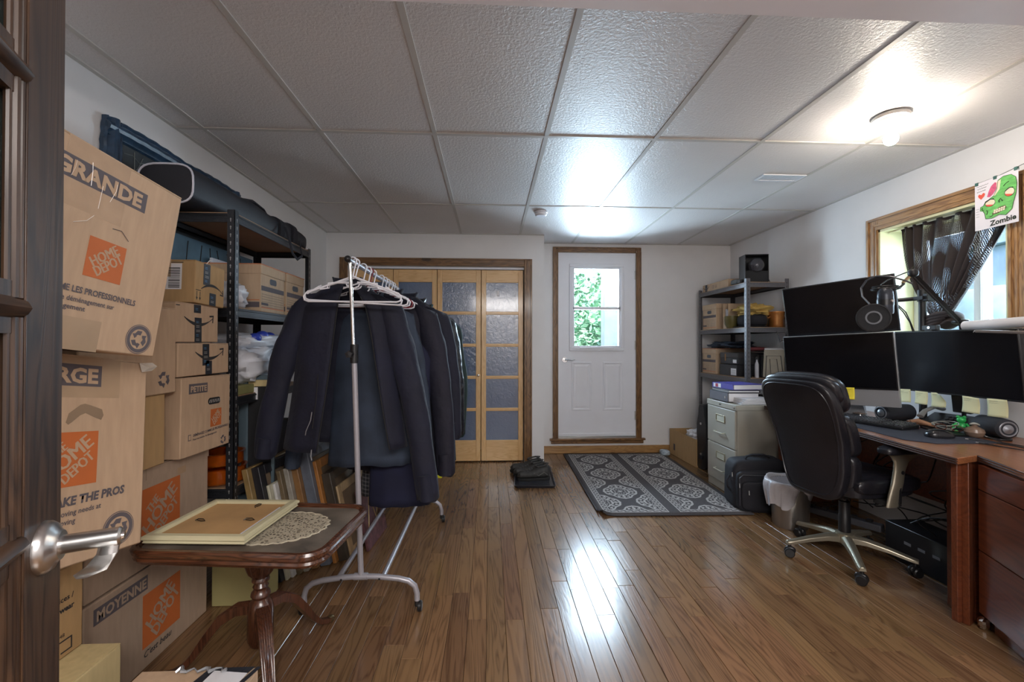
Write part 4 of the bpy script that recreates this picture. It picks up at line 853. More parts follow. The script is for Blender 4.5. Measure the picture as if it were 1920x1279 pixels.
def garment(name, label, y, c, hw, top, hem, m_, depth=.10, open_=0, ocx=0, sl=None, collar=True, rz=0, seed=1, cat='jacket', amp=.02, flare=1.12, lining=None, hemtilt=0, sr=.062, cuff=True):
    """c: centre x; hw: shoulder half width; top/hem heights; sl: two sleeve end offsets"""
    t = thing(name, label, cat, (c, y, 0), R(rz)); n = 64; rg = []; K = 22
    for i in range(K+1):
        s_ = i/K; z = top+(hem-top)*s_
        if s_ < .12: wd = hw*(.30+.70*(s_/.12)**.75); dp = depth*(.30+.45*s_/.12)
        else: q_ = (s_-.12)/.88; wd = hw*(1+(flare-1)*q_)*(1-.05*math.sin(q_*PI)); dp = depth*(.75+.35*q_)
        ring = []
        for k in range(n+(0 if not open_ else 1)):
            g = open_[1]*(s_**.35) if open_ else 0; g2 = open_[0]*s_ if open_ else 0
            a = -PI/2+g+(2*PI-g-g2)*k/n if open_ else 2*PI*k/n
            f = 1+amp*12*s_*(.5*noise.noise((math.cos(a)*2.2+seed, math.sin(a)*2.2, s_*1.2))+.22*math.sin(a*9+seed+2*s_)*.6)
            x = wd*math.cos(a)*(1 if abs(math.cos(a)) < .9 else 1)
            x = wd*math.copysign(abs(math.cos(a))**.8, math.cos(a))+ocx*s_*(math.sin(a) < 0)
            yy = dp*math.sin(a)*f*1.0; x *= 1+.25*(f-1)
            zz = z+hemtilt*s_*s_*x+(.012*noise.noise((a*2, seed, 0))*s_)
            if s_ < .12: zz -= .28*abs(x)*(1-s_/.12)*0
            zz -= (x/hw)**2*.055*max(0, 1-s_*3)
            ring.append((x, yy, zz))
        rg.append(ring)
    m = M(); m.loft(rg, cap=False, closed=not open_); b_ = m.o('body', m_, t, ang=180, solid=.004)
    if lining:
        m = M(); m.loft([[(x*.93, yy*.80, z+.01) for x, yy, z in r_] for r_ in rg], cap=False, closed=not open_); m.o('lining', lining, t, ang=180)
    if sl:
        for sgn, (dx, dy, ze) in zip((-1, 1), sl):
            p0 = Vector((sgn*hw*.80, 0, top-.085)); p1 = Vector((sgn*hw*1.08, -.01, top-.19)); p3 = Vector((dx, dy, ze)); p2 = (p1+p3)/2+Vector((sgn*.03, -.02, .02)); rr = []; NN = 22
            for i in range(NN+1):
                u_ = i/NN; 
                P_ = p0*(1-u_)**3+p1*3*u_*(1-u_)**2+p2*3*u_*u_*(1-u_)+p3*u_**3
                r0 = sr*(1.15-.42*u_)*(1+.03*math.sin(u_*34+seed)*math.sin(u_*PI)+.14*noise.noise((u_*4, seed, sgn)))
                rr.append([(P_.x+r0*(1+.16*noise.noise((math.cos(a)*1.5+seed, math.sin(a)*1.5, u_*3)))*math.cos(a), P_.y+r0*.72*math.sin(a), P_.z+r0*.45*math.cos(a)*(1-u_)*-sgn+.01*math.sin(3*a+u_*20)) for a in [2*PI*k/18 for k in range(18)]])
            m = M(); m.loft(rr); s1 = m.o('sleeve', m_, t, ang=180)
            if cuff: m = M(); m.tube([Vector((sum(p[0] for p in q)/18, sum(p[1] for p in q)/18, sum(p[2] for p in q)/18)) for q in rr[-3:]], sr*.76, 16, sq=.75); m.o('cuff', m_, s1)
    if collar:
        m = M(); cr = [[((.062+.012*j)*math.cos(a), (.038+.008*j)*math.sin(a)+.005, top-.02+.045*j-(.03 if math.sin(a) < -.6 else 0)) for a in [R(-70)+R(320)*k/20 for k in range(21)]] for j in range(2)]
        m.loft(cr, cap=False, closed=False); m.o('collar', m_, t, ang=180, solid=.006)
    return t, rg
NAVY = mat('navy_shell', (.0055, .0068, .0215), .78, var=.35, vs=5, bump=.7, bs=9, bd=.02, sheen=.05)
NAVY2 = mat('dark_plum_shell', (.0085, .0080, .020), .78, var=.3, vs=5, bump=.7, bs=9, bd=.02)
DENIM = mat('dark_denim', (.028, .040, .066), .8, var=.5, vs=4, bump=.3, bs=300)
LEAT = mat('black_leather', (.010, .012, .018), .3, var=.3, vs=8, bump=.8, bs=14, bd=.02)
GREENM = mat('dark_green_cloth', (.014, .030, .030), .85, var=.2, bump=.2, bs=40, bd=.004)
j1, rg = garment('navy_jacket', 'open dark navy zip jacket, nearest the camera on the garment rack', 2.31, -.735, .235, 1.545, .70, NAVY, .115, (.25, .82), .0, sl=((-.40, -.01, .66), (.42, -.03, .44)), seed=2, amp=.024, flare=1.30, lining=None, sr=.074)
for k in (3,):
    m = M(); pts = [(-.12, -.140, .90), (-.125, -.142, .86), (-.145, -.145, .81), (-.148, -.145, .79)]; m.tube(pts, .0022, 5); m.o('zip_cord', mat('zip_grey', (.25, .25, .27), .4, .3), j1)
    m = M(); m.tube([(-.10, -.118, 1.08), (-.105, -.128, .95), (-.12, -.135, .82)], .0025, 5); m.o('pocket_seam', BMAT, j1)
m = M(); m.tube([(r_[0][0]-.0, r_[0][1]-.004, r_[0][2]) for r_ in rg[2:]], .0032, 6); m.o('zipper', BMAT, j1)
m = M(); m.tube([(r_[-1][0], r_[-1][1]-.004, r_[-1][2]) for r_ in rg[2:]], .0032, 6); m.o('zipper', BMAT, j1)
m = M(); e_ = rg[-1][-1]; m.tube([(e_[0]-.02, e_[1]-.012, e_[2]+.02), (e_[0]-.022, e_[1]-.014, e_[2]-.01), (e_[0]-.018, e_[1]-.014, e_[2]-.03)], .003, 6); m.o('zip_pull', mat('zip_grey', (.25, .25, .27), .4, .3), j1)
garment('denim_jacket', 'faded blue denim garment visible inside the open navy jacket', 2.45, -.655, .20, 1.50, .58, DENIM, .08, seed=5, amp=.018, flare=1.1, sl=((-.42, .02, .56), (.30, .02, .60)), cat='jacket', sr=.06)
garment('dark_jacket', 'dark plum jacket with long sleeve right behind the navy jacket', 2.585, -.575, .235, 1.52, .52, NAVY2, .085, 0, sl=((-.34, .0, .75), (.335, -.05, .50)), seed=9, flare=1.12, rz=-6, sr=.072)
garment('navy_trousers', 'navy trousers hanging lowest on the rack under the jackets', 2.50, -.50, .17, 1.30, .34, mat('navy_cotton', (.008, .010, .035), .85, var=.3), .055, seed=12, amp=.03, collar=False, flare=1.0, cat='trousers')
pm_, nt, b = nmat('plaid'); cxy = nt.nodes.new('ShaderNodeSeparateXYZ'); nt.links.new(coords(nt), cxy.inputs[0]); X_ = V(nt, cxy.outputs[0]); Z_ = V(nt, cxy.outputs[2])
pl = ((X_*45).frac().lt(.35)*.5+(Z_*45).frac().lt(.35)*.5); nt.links.new(ramp(nt, pl, (0, (.03, .035, .045)), (1, (.22, .22, .24))), b.inputs['Base Color']); b.inputs['Roughness'].default_value = .9
garment('plaid_shirt', 'grey plaid shirt showing only its hem below the jackets', 2.66, -.55, .18, 1.46, .36, pm_, .06, seed=15, collar=False, flare=1.15, cat='shirt', hemtilt=.1)
garment('navy_coat', 'slim navy coat between the plum jacket and the leather jacket', 2.76, -.52, .23, 1.52, .50, NAVY, .08, sl=((-.34, 0, .8), (.30, 0, .66)), seed=19, rz=-8)
garment('leather_jacket', 'glossy black leather jacket near the far end of the rack', 2.89, -.49, .225, 1.50, .62, LEAT, .08, sl=((-.34, 0, .75), (.285, -.02, .66)), seed=23, rz=-8, amp=.02)
garment('green_coat', 'dark green coat, farthest garment on the rack', 3.0, -.46, .22, 1.47, .455, GREENM, .075, seed=27, rz=-6, flare=1.05, sl=((-.3, 0, .7), (.25, 0, .62)))
hv = thing('yellow_vest', 'strip of neon yellow vest showing at the far end of the rack', 'vest', (-.345, 3.09, 0)); m = M(); m.box(-.05, .012, 0, .012, .30, .84); m.o('cloth', mat('neon_yellow', (.78, .80, .02), .6), hv, bevel=.004)
m = M(); m.box(-.05, .013, -.001, .013, .52, .56); m.o('reflective_band', mat('reflective_grey', (.5, .5, .5), .3, .5), hv, smooth=False)
ck = thing('clip_hanger', 'black clip hanger poking out past the leather jacket sleeve', 'hanger', (BX, 3.03, BARZ), R(-6)); m = M(); m.tube([(-.01, 0, .02), (.012, 0, .018), (.01, 0, -.03), (.0, 0, -.09), (.24, 0, -.15)], .003, 6); m.o('wire', CHROME, ck)
m = M(); m.sup((.25, 0, -.165), (.02, .012, .03), .5, .5, 12, 8); m.o('clip', BLACK, ck)
# ---------------------------------------------------------------- grey shelf in the far right corner
GM = mat('grey_hammertone', (.13, .125, .135), .4, .4, var=.2, vs=150, bump=.4, bs=300, bd=.001)
gs = thing('metal_shelf', 'grey metal shelving unit with keyhole posts in the far right corner', 'shelf')
GX0, GX1, GY0, GY1 = 2.34, 2.74, 3.935, 4.86
GL = [.915, 1.385, 1.80]
shelf_unit(gs, GX0, GX1, GY0, GY1, 1.835, [.45]+GL, GM, HDF, HOLED, ((GX0, GY0, 1, 1), (GX1, GY0, -1, 1), (GX0, GY1, 1, -1), (GX1, GY1, -1, -1)))
a = carton('parcel_box', 'flattened parcel box with tape marks on top of the grey shelf', .55, .3, .075, frame((2.375, 4.84, 1.806), -91), m=CARD, tape=False)
amtape(a, .085, 0, .075, .05); poly('smile_print', a, INKB, [(.02, .05), (.06, .03), (.06, .024), (.02, .044)]); poly('smile_print', a, INKB, [(.11, .024), (.15, .05), (.15, .055), (.11, .032)])
for k in (0, 1): poly('arrow_print', a, INKB, [(.29+.02*k, .055), (.294+.02*k, .055), (.294+.02*k, .03), (.298+.02*k, .03), (.292+.02*k, .018), (.286+.02*k, .03), (.29+.02*k, .03)])
for z in (.018, .034, .05): quad('printed_line', a, INK, .22, .265, z, z+.003)
for x in (.22, .242, .262): quad('printed_line', a, INK, x, x+.003, .018, .053)
sp = thing('plasma_globe', 'black boxed plasma ball with clear globe on top of the grey shelf', 'lamp', (2.46, 4.02, 1.806), R(-8))
m = M(); m.box(-.105, -.098, -.07, .07, 0, .255); m.box(.098, .105, -.07, .07, 0, .255); m.box(-.098, .098, .063, .07, 0, .255); m.box(-.098, .098, -.07, .07, 0, .008); m.box(-.098, .098, -.07, .07, .247, .255); m.o('case', BLACK, sp, bevel=.003)
m = M(); m.box(-.098, .098, -.066, -.05, .008, .10); m.o('front_panel', BMAT, sp, smooth=False)
m = M(); m.sup((0, -.055, .155), (.068, .06, .068), 1, 1, 28, 18); m.o('globe', mat('globe_glass', (.10, .10, .12), .05, var=.1, trans=.5), sp)
m = M(); m.sup((0, -.055, .15), (.018, .018, .018), 1, 1, 14, 10); m.tube([(0, -.055, .09), (0, -.055, .15)], .006); m.o('electrode', CHROME, sp)
m = M(); m.tube([(.105, .0, .06), (.13, .0, .04), (.135, -.02, .004)], .003); m.o('cord', BLACK, sp)
m = M(); m.box(-.135, -.11, -.03, .03, 0, .03); m.o('small_plug', BLACK, sp, bevel=.003)
m = M(); m.sup((2.375, 4.16, 1.83), (.035, .06, .025), .5, .5, 16, 10); tag(m.o('folded_rag', mat('grey_rag', (.12, .13, .13), .9)), 'small grey rag beside the plasma globe on the grey shelf', 'rag')
filebox('file_box', 'cardboard file box with dark handle hole on the upper level of the grey shelf', frame((2.36, 4.82, 1.390), -90), W=.30, D=.34, H=.27, group='file boxes on the grey shelf', red=False)
filebox('file_box', 'cardboard file box under the folded jeans on the grey shelf', frame((2.36, 4.83, .920), -90), W=.30, D=.36, H=.265, group='file boxes on the grey shelf')
mf = thing('magazine_holder', 'open cardboard magazine holder next to the upper file box on the grey shelf', 'holder', matrix=frame((2.38, 4.42, 1.390), -90))
m = M(); m.prism([(0, 0), (.26, 0), (.26, .16), (.05, .25), (0, .25)], 0, .003, 'yz'); m.prism([(0, 0), (.26, 0), (.26, .16), (.05, .25), (0, .25)], .097, .10, 'yz'); m.box(0, .1, .257, .26, 0, .16); m.box(0, .1, 0, .003, 0, .12); m.box(0, .1, 0, .26, 0, .003); m.o('body', CARDF, mf, smooth=False)
for k in range(4): m = M(); m.box(.015+.02*k, .02+.02*k, .02, .24, .004, .2-.01*k); m.o('folder', PAPER, mf, smooth=False)
carton('tan_box', 'small tan box at the back of the upper grey shelf level behind the yellow cloth', .28, .14, .21, frame((2.60, 4.52, 1.390), -90), m=CARD2, tape=False)
YC = mat('yellow_cloth', (.48, .32, .09), .8, var=.25, vs=9, bump=.3, bs=40)
t, o_ = rumple('yellow_cloth', 'crumpled mustard yellow cloth draped over a dark hat on the grey shelf', 'cloth', (2.50, 4.10, 1.50), (.125, .15, .055), YC, 12, .3, 6)
m = M(); m.sup((2.49, 4.10, 1.455), (.115, .13, .065), .6, .8, 28, 12); m.sup((2.47, 4.10, 1.396), (.13, .16, .008), .6, .8, 28, 6); tag(m.o('dark_hat', FABB), 'dark fabric hat lying under the yellow cloth on the grey shelf', 'hat')
GB_ = mat('olive_glass', (.18, .15, .05), .2, trans=.3)
t = thing('glass_bowl', 'olive yellow glass bowl half hidden by the dark hat', 'bowl', (2.40, 4.29, 1.390)); m = M(); m.lathe([(0, 0), (.045, 0), (.065, .04), (.07, .12), (.066, .12), (.06, .04), (0, .01)], 24); m.o('bowl', GB_, t)
CO = mat('copper_pot', (.55, .22, .06), .3, .6, var=.2, vs=12)
t = thing('copper_pot', 'dented orange copper pot with ring handles on the grey shelf', 'pot', (2.675, 4.02, 1.390)); m = M(); m.lathe([(0, 0), (.056, 0), (.062, .01), (.060, .06), (.066, .10), (.070, .125), (.076, .135), (.076, .145), (.068, .145), (.062, .12), (0, .02)], 28); m.o('body', CO, t)
for s_ in (-1, 1): m = M(); m.tube([(s_*.068, -.02, .10), (s_*.085, -.012, .085), (s_*.085, .012, .085), (s_*.068, .02, .10)], .004, 6); m.o('handle', CO, t)
rumple('folded_jeans', 'dark blue jeans piled on the lower file box of the grey shelf', 'jeans', (2.52, 4.52, 1.19), (.14, .30, .035), mat('jeans', (.03, .045, .075), .85, var=.4, bump=.3, bs=200), 20, .3, 5)
for k, (z, w_, lb) in enumerate(((.920, .30, 'black shoe box on the grey shelf, lower of the two'), (1.035, .31, 'black shoe box on the grey shelf with orange mark, upper of the two'))):
    t = thing('shoe_box', lb, 'box', matrix=frame((2.365+.01*k, 4.46, z), -88)); m = M(); m.box(0, w_, 0, .30, 0, .11); m.o('body', mat('charcoal_board', (.03, .03, .035), .6), t, bevel=.003)
    if k: m = M(); m.box(-.004, w_+.004, -.004, .304, .062, .113); m.o('lid', mat('charcoal_lid', (.04, .038, .04), .55), t, bevel=.003); quad('orange_mark', t, mat('dull_orange', (.30, .13, .03), .6), .085, .105, .03, .10, -.005); quad('white_label', t, PAPER, .22, .28, .012, .045, -.001)
    else: quad('white_label', t, PAPER, .20, .29, .01, .075); [quad('printed_line', t, INKB, .21, .28, .02+.012*i, .022+.012*i, -.0014) for i in range(4)]
BOT = [('dark bottle with red cap behind the shelf post', 2.42, 4.03, .022, .17, (.02, .02, .025), (.4, .02, .02)), ('slim white and dark bottle beside the magazine rack', 2.475, 4.0, .018, .19, (.5, .5, .55), (.02, .02, .02)), ('small amber bottle near the grey shelf post', 2.44, 4.10, .02, .12, (.2, .08, .03), (.02, .02, .02))]
for lb, x, y, r, hgt, c1, c2 in BOT:
    t = thing('bottle', lb, 'bottle', (x, y, .920)); m = M(); m.lathe([(0, 0), (r, 0), (r, hgt*.65), (r*.4, hgt*.8), (r*.4, hgt*.9)], 16); m.o('body', mat('b'+lb[:8], c1, .2), t); m = M(); m.lathe([(0, hgt*1.02), (r*.5, hgt*1.02), (r*.5, hgt*.88), (0, hgt*.88)], 12); m.o('cap', mat('c'+lb[:8], c2, .4), t)
t = thing('cap_hat', 'red and dark cap lying above the bottles behind the shelf post', 'hat', (2.55, 4.12, 1.165)); m = M(); m.sup((0, 0, .02), (.10, .08, .022), .8, .9, 20, 8); m.o('crown', mat('dull_red', (.13, .02, .025), .8), t); m = M(); m.sup((.05, -.05, 0), (.10, .08, .006), .8, .9, 20, 6); m.o('brim', FABB, t)
carton('small_box', 'dark box supporting the red cap at the back of the grey shelf', .2, .16, .22, frame((2.60, 4.32, .92), -90), m=mat('dark_board', (.03, .03, .04), .7), tape=False)
mr = thing('magazine_rack', 'black wire rack holding beige folders on the grey shelf', 'rack', (2.615, 3.99, .920))
for yy in (-.035, .03, .09):
    m = M(); m.tube([(-.085, yy, 0), (-.075, yy, .205), (.06, yy, .205), (.085, yy, 0)], .0028, 6); m.tube([(-.035, yy-.002, 0), (-.045, yy-.002, .175), (.02, yy-.002, .175), (.045, yy-.002, 0)], .002, 6) if yy < 0 else None; m.o('wire_loop', BLACK, mr)
m = M(); m.box(-.085, .085, -.04, .095, 0, .004); m.o('wire_base', BLACK, mr)
for k, (y, hgt, c) in enumerate(((-.028, .255, (.40, .36, .29)), (-.018, .25, (.42, .39, .31)), (.0, .265, (.70, .70, .74)), (.02, .26, (.72, .72, .74)), (.045, .27, (.68, .66, .68)), (.07, .24, (.35, .3, .25)))):
    m = M(); m.prism([(-.105+.012*k, .005), (.10+.008*k, .005), (.10+.008*k, hgt-.01), (.09+.008*k, hgt), (-.09+.012*k, hgt)], y, y+.006); f = m.o('folder', mat('folder_%d' % k, c, .7), None, smooth=False); f.location = (2.615, 3.99, .925); tag(f, ['front beige folder standing in the black wire rack', 'second beige folder in the wire rack, just behind the front one', 'white papers sheaf in the wire rack', 'second white papers sheaf in the wire rack', 'rearmost white sheaf in the wire rack', 'brown folder at the back of the wire rack'][k], 'folder', 'folders in the wire rack')
m = M(); m.tube([(2.62, 3.93, 1.35), (2.63, 3.92, 1.31), (2.645, 3.92, 1.25), (2.68, 3.925, 1.27), (2.72, 3.93, 1.33)], .0035, 6); tag(m.o('hanging_cable', BLACK), 'black cable looping under the middle board of the grey shelf', 'cable')
t = thing('black_box', 'dark equipment box on the third board of the grey shelf by the folders', 'box', (2.50, 4.0, .455)); m = M(); m.box(-.12, .18, 0, .4, 0, .28); m.o('body', BMAT, t, bevel=.005)
m = M(); m.box(.02, .1, -.002, 0, .15, .2); m.o('label_plate', mat('grey_label', (.2, .2, .2), .5), t, smooth=False)
# ---------------------------------------------------------------- filing cabinet and binders
FC = mat('putty_metal', (.42, .40, .34), .42, var=.04); CAB = thing('filing_cabinet', 'two-drawer putty coloured metal filing cabinet beside the desk', 'cabinet', matrix=frame((1.95, 3.89, 0), -90))
m = M(); m.box(0, .47, .006, .60, .0, .742); m.o('carcass', FC, CAB, bevel=.003)
m = M(); m.box(-.002, .472, -.004, .6, .70, .745); m.o('top_rail', FC, CAB, bevel=.004)
for z0, z1 in ((.385, .695), (.07, .378)):
    m = M(); m.box(.012, .458, -.006, .012, z0, z1); dr = m.o('drawer', FC, CAB, bevel=.005)
    m = M(); zc = z1-.09; fr(m, .165, .305, zc-.03, zc+.03, .006, -.012, -.005); m.o('label_holder', mat('brass_holder', (.45, .42, .30), .35, .6), dr, bevel=.001)
    m = M(); m.box(.172, .298, -.008, -.006, zc-.024, zc+.024); m.o('label_card', mat('label_card', (.55, .54, .44), .7), dr, smooth=False)
    m = M(); m.tube([(.16, -.006, zc-.115), (.165, -.03, zc-.118), (.30, -.03, zc-.118), (.305, -.006, zc-.115)], .007, 8, sq=.7); m.o('handle', mat('cream_handle', (.55, .53, .42), .3, .4), dr)
m = M(); m.lathe([(0, -.009), (.010, -.009), (.010, -.003)], 14, (.435, 0, .722), 'y'); m.o('lock', STEEL, CAB); m = M(); m.box(.21, .24, -.0055, -.003, .716, .727); m.o('maker_plate', BLACK, CAB, smooth=False)
BI = [('large grey binder at the bottom of the stack on the filing cabinet', (.13, .13, .15), 0, .075, -90), ('white paged black binder second in the stack on the filing cabinet', (.03, .03, .035), .077, .02, -92), ('purple blue binder with white label topmost on the filing cabinet', (.08, .07, .34), .099, .045, -86)]
for k, (lb, c, dz, th, hd_) in enumerate(BI):
    t = thing('ring_binder', lb, 'binder', matrix=frame((1.955+.012*k, 3.86, .752+dz), hd_), group='binders stacked on the filing cabinet'); bm_ = mat('binder_%d' % k, c, .4)
    m = M(); m.box(0, .30, 0, .27, 0, .003); m.box(0, .30, 0, .27, th-.003, th); m.box(0, .30, 0, .003, 0, th) if k != 1 else m.box(0, .3, .267, .27, 0, th); m.o('cover', bm_, t, bevel=.001)
    m = M(); m.box(.006, .296, .012, .262, .004, th-.005); m.o('pages', PAPER, t, smooth=False)
    if k == 2: quad('spine_label', t, PAPER, .02, .13, .006, .039); quad('label_mark', t, mat('label_red', (.35, .03, .06), .5), .05, .09, .008, .037, -.0014)
    if k == 0: m = M(); m.lathe([(.0, -.002), (.011, -.002), (.011, -.0005)], 14, (.26, 0, .037), 'y'); m.o('finger_ring', STEEL, t)
t = thing('paper_pile', 'loose white papers beside the binders on the cabinet', 'papers', (2.12, 3.47, .748)); 
for k in range(4): m = M(); m.box(-.12+.008*k, .14+.005*k, -.03, .09+.006*k, .012*k, .012*k+.010); m.T(Matrix.Rotation(R(3*k), 4, 'Z')); m.o('sheet_stack', PAPER, t, smooth=False)
# ---------------------------------------------------------------- floor things, far side
rg_m, nt, b = nmat('patterned_rug'); sx_ = nt.nodes.new('ShaderNodeSeparateXYZ'); nt.links.new(coords(nt), sx_.inputs[0]); X = V(nt, sx_.outputs[0]); Y = V(nt, sx_.outputs[1])
HWD = .555; u = (X/HWD).frac()*HWD-HWD/2   # two runners side by side in the weave
ax = u.abs(); ex = (HWD/2)-ax; ey = V(nt, Y.m('MINIMUM', (1.78-Y)).k); e = ex.m('MINIMUM', ey)
l1 = e.band(.040, .049); l2 = e.band(.082, .089)
s_run = ((X+Y*1.0)*19).frac()-.5; bead = e.band(.052, .079)*(((e-.0655)*(e-.0655)*3600+s_run*s_run*4.2).sqrt().band(.32, .78))
field = e.gt(.092)
def med(px, py):
    p = u/px; q = Y/py; a1 = (p+q+.5).frac()-.5; b1_ = (p-q+.5).frac()-.5; dx = ((a1+b1_)*.5).abs(); dy = ((a1-b1_)*.5).abs()
    th = (dy.m('ARCTAN2', dx)*8).cos(); th4 = (dy.m('ARCTAN2', dx)*16).cos(); di = dx+dy; d = (dx*dx+dy*dy).sqrt(); dd = di*.62+d*.52+th*.018
    L = dd.band(.375, .425)+dd.band(.285, .335)*th4.gt(-.55)+dd.band(.20, .25)+dd.band(.12, .16)*th4.gt(-.3)+dd.lt(.06)+dd.band(.335, .375)*th4.gt(.72)+dd.band(.25, .285)*th.gt(.75)
    return L.m('MINIMUM', 1)
def med_old(px, py, ox, oy):
    a_ = ((X/HWD).frac()*HWD-HWD/2+ox)/px; c_ = ((Y+oy)/py).frac()-.5
    a2 = (a_+.5).frac()-.5; 
    d = (a2.abs()*a2.abs()*1.0+c_*c_*1.0).sqrt(); di = (a2.abs()+c_.abs()); th = (c_.m('ARCTAN2', a2)*8).cos()*.035
    dd = di*.55+d*.6+th
    lines = dd.band(.36, .395)+dd.band(.27, .315)+dd.band(.19, .225)+dd.band(.09, .15)+((th.gt(.0))*dd.band(.315, .36))*.8
    return lines.m('MINIMUM', 1)
pat = med(.40, .50)
pat = (pat*field+l1+l2+bead).m('MINIMUM', 1)
jit = noi(nt, coords(nt), 260, 2); jit2 = noi(nt, coords(nt), 40, 2)
pat = (pat*(jit2*.5+.72)).m('MINIMUM', 1)
cc = mixc(nt, pat, ramp(nt, jit, (.3, (.040, .036, .038)), (.7, (.085, .078, .082))), (.40, .38, .37))
nt.links.new(cc, b.inputs['Base Color']); b.inputs['Roughness'].default_value = .95; bumpn(nt, b, jit, .5, .003)
rug = thing('patterned_rug', 'dark grey rug of two medallion strips in front of the white door', 'rug', (.785, 3.13, .002), R(-1.2))
m = M(); nx, ny = 24, 30; top = []; Wd, Dp = HWD*2, 1.78
for j in range(ny+1):
    for i in range(nx+1):
        x = Wd*i/nx; y = Dp*j/ny; cr = max(0, 1-math.hypot(x, y)/.10); z = .007+.03*cr**1.5-.004*math.exp(-((x-HWD)/.012)**2); top.append((x+.02*cr, y+.02*cr, z))
m.add(top, [(j*(nx+1)+i, j*(nx+1)+i+1, (j+1)*(nx+1)+i+1, (j+1)*(nx+1)+i) for j in range(ny) for i in range(nx)]); ro = m.o('woven_face', rg_m, rug, solid=.006)
m = M(); m.tube([(.02, -.002, .034), (.05, -.004, .014), (.10, -.004, .006), (Wd*.5, -.004, .006), (Wd, -.004, .006)], .0055, 6); m.tube([(-.0, .03, .03), (-.004, .10, .006), (-.004, Dp, .006)], .0055, 6); m.o('bound_edge', mat('rug_binding', (.06, .058, .065), .95), rug)
tr_ = thing('boot_tray', 'black plastic boot tray on the floor by the closet', 'tray', (.40, 4.07, 0), R(-3))
TR = mat('tray_plastic', (.02, .022, .03), .3)
def rq(w_, d_, z, r=.03): return [(x, y, z) for x, y in rrect(w_, d_, r)]
m = M(); m.loft([rq(.34, .60, .001), rq(.36, .62, .022), rq(.345, .605, .023), rq(.32, .58, .006)], cap=False); m.loft([rq(.33, .59, .001), rq(.33, .59, .005)]); m.o('tray', TR, tr_, ang=30)
for k in range(9): m = M(); m.tube([(-.14, -.26+.032*k, .006), (-.05, -.245+.032*k, .007), (.03, -.26+.032*k, .007), (.13, -.25+.032*k, .006)], .003, 5); m.o('tread_rib', TR, tr_)
SH = mat('black_suede', (.040, .038, .036), .7, var=.4, vs=20, bump=.4, bs=60); SOLE = mat('shoe_sole', (.012, .012, .012), .6)
def shoe(label, x, y, rz):
    t = thing('sneaker', label, 'shoe', (x, y, .007), R(rz), 'black shoes on the boot tray'); L = .29
    def sec(i, n=14): 
        s_ = i/n; wd = .038+.014*math.sin(min(1, s_*1.25)*PI*.9)-.004*math.cos(s_*6); 
        hh = (.055+.01*s_) if s_ < .45 else .065+.05*((s_-.45)/.55)**.8; hh = hh if s_ > .08 else .035+.25*s_
        return s_, wd, hh
    rg = []
    for i in range(15):
        s_, wd, hh = sec(i); e_ = .35 if i in (0, 14) else 1
        rg.append([(-L/2+L*s_, wd*e_*math.copysign(abs(math.cos(a))**.7, math.cos(a)), .022+hh*.5*(1+.0)+hh*.5*math.sin(a)*(1 if e_ == 1 else .8)) for a in [2*PI*k/16 for k in range(16)]])
    m = M(); m.loft(rg); m.o('upper', SH, t)
    m = M(); m.loft([[(x_*1.02, y_*1.06, .0) for x_, y_ in sh_o()], [(x_*1.04, y_*1.08, .024) for x_, y_ in sh_o()]]); m.o('sole', SOLE, t, bevel=.003)
    m = M(); m.tube([(L*.06, .0, .118), (L*.12, .036, .122), (L*.33, .040, .132), (L*.46, .0, .142), (L*.33, -.040, .132), (L*.12, -.036, .122), (L*.06, 0, .118)], .008, 8); m.o('collar', SH, t)
    for k in range(4): m = M(); xx = -.01-.022*k; zz = .107-.010*k; m.tube([(xx, -.026, zz-.008), (xx-.006, 0, zz+.002), (xx, .026, zz-.008)], .0025, 6); m.o('lace', mat('grey_lace', (.10, .10, .10), .8), t)
    for s_ in (-1, 1): m = M(); m.tube([(-.05, s_*.046, .045), (.0, s_*.050, .07), (.04, s_*.050, .048), (.09, s_*.046, .075), (.12, s_*.04, .05)], .004, 6); m.o('side_trim', mat('shoe_trim', (.12, .12, .11), .5), t)
def sh_o():
    return [(-.148, 0), (-.14, .022), (-.11, .040), (-.06, .046), (0, .040), (.06, .036), (.11, .036), (.14, .025), (.148, 0), (.14, -.025), (.11, -.036), (.06, -.036), (0, -.040), (-.06, -.046), (-.11, -.040), (-.14, -.022)]
shoe('black sneaker on the boot tray, nearest the camera', .39, 3.99, 4); shoe('black sneaker on the boot tray, middle one', .36, 4.11, 8); shoe('black sneaker at the back of the boot tray', .34, 4.24, 2)
fb_ = carton('shipping_box', 'small open cardboard box on the floor by the back wall', .60, .26, .28, frame((2.03, 4.93, 0), -88), m=CARD2, open_=True, flaps=False)
quad('printed_mark', fb_, INK, .10, .14, .06, .13); t = rumple('packing_paper', 'white packing paper sticking out of the open cardboard box', 'paper', (2.14, 4.50, .24), (.07, .10, .05), PAPER, 31, .35, 5)
m = M(); m.sup((1.93, 4.82, .035), (.05, .06, .03), .6, .6, 16, 8); tag(m.o('plastic_packet', mat('clear_packet', (.35, .42, .48), .15, var=.5, vs=30)), 'small crinkled clear packet on the floor by the baseboard', 'packet')
vc = thing('instrument_case', 'black hard violin case standing upright between the box and the filing cabinet', 'case', (2.13, 4.28, 0), R(-80))
m = M(); prof = [(0, .0), (.055, .005), (.085, .04), (.095, .12), (.09, .20), (.075, .28), (.082, .36), (.078, .44), (.05, .54), (.045, .60), (.035, .635), (0, .64)]
pts = [(x, z) for x, z in prof]+[(-x, z) for x, z in prof[::-1][1:-1]]
def sc_(k, y): return [(x*k, y, .32+(z-.32)*(.9+.1*k)) for x, z in pts]
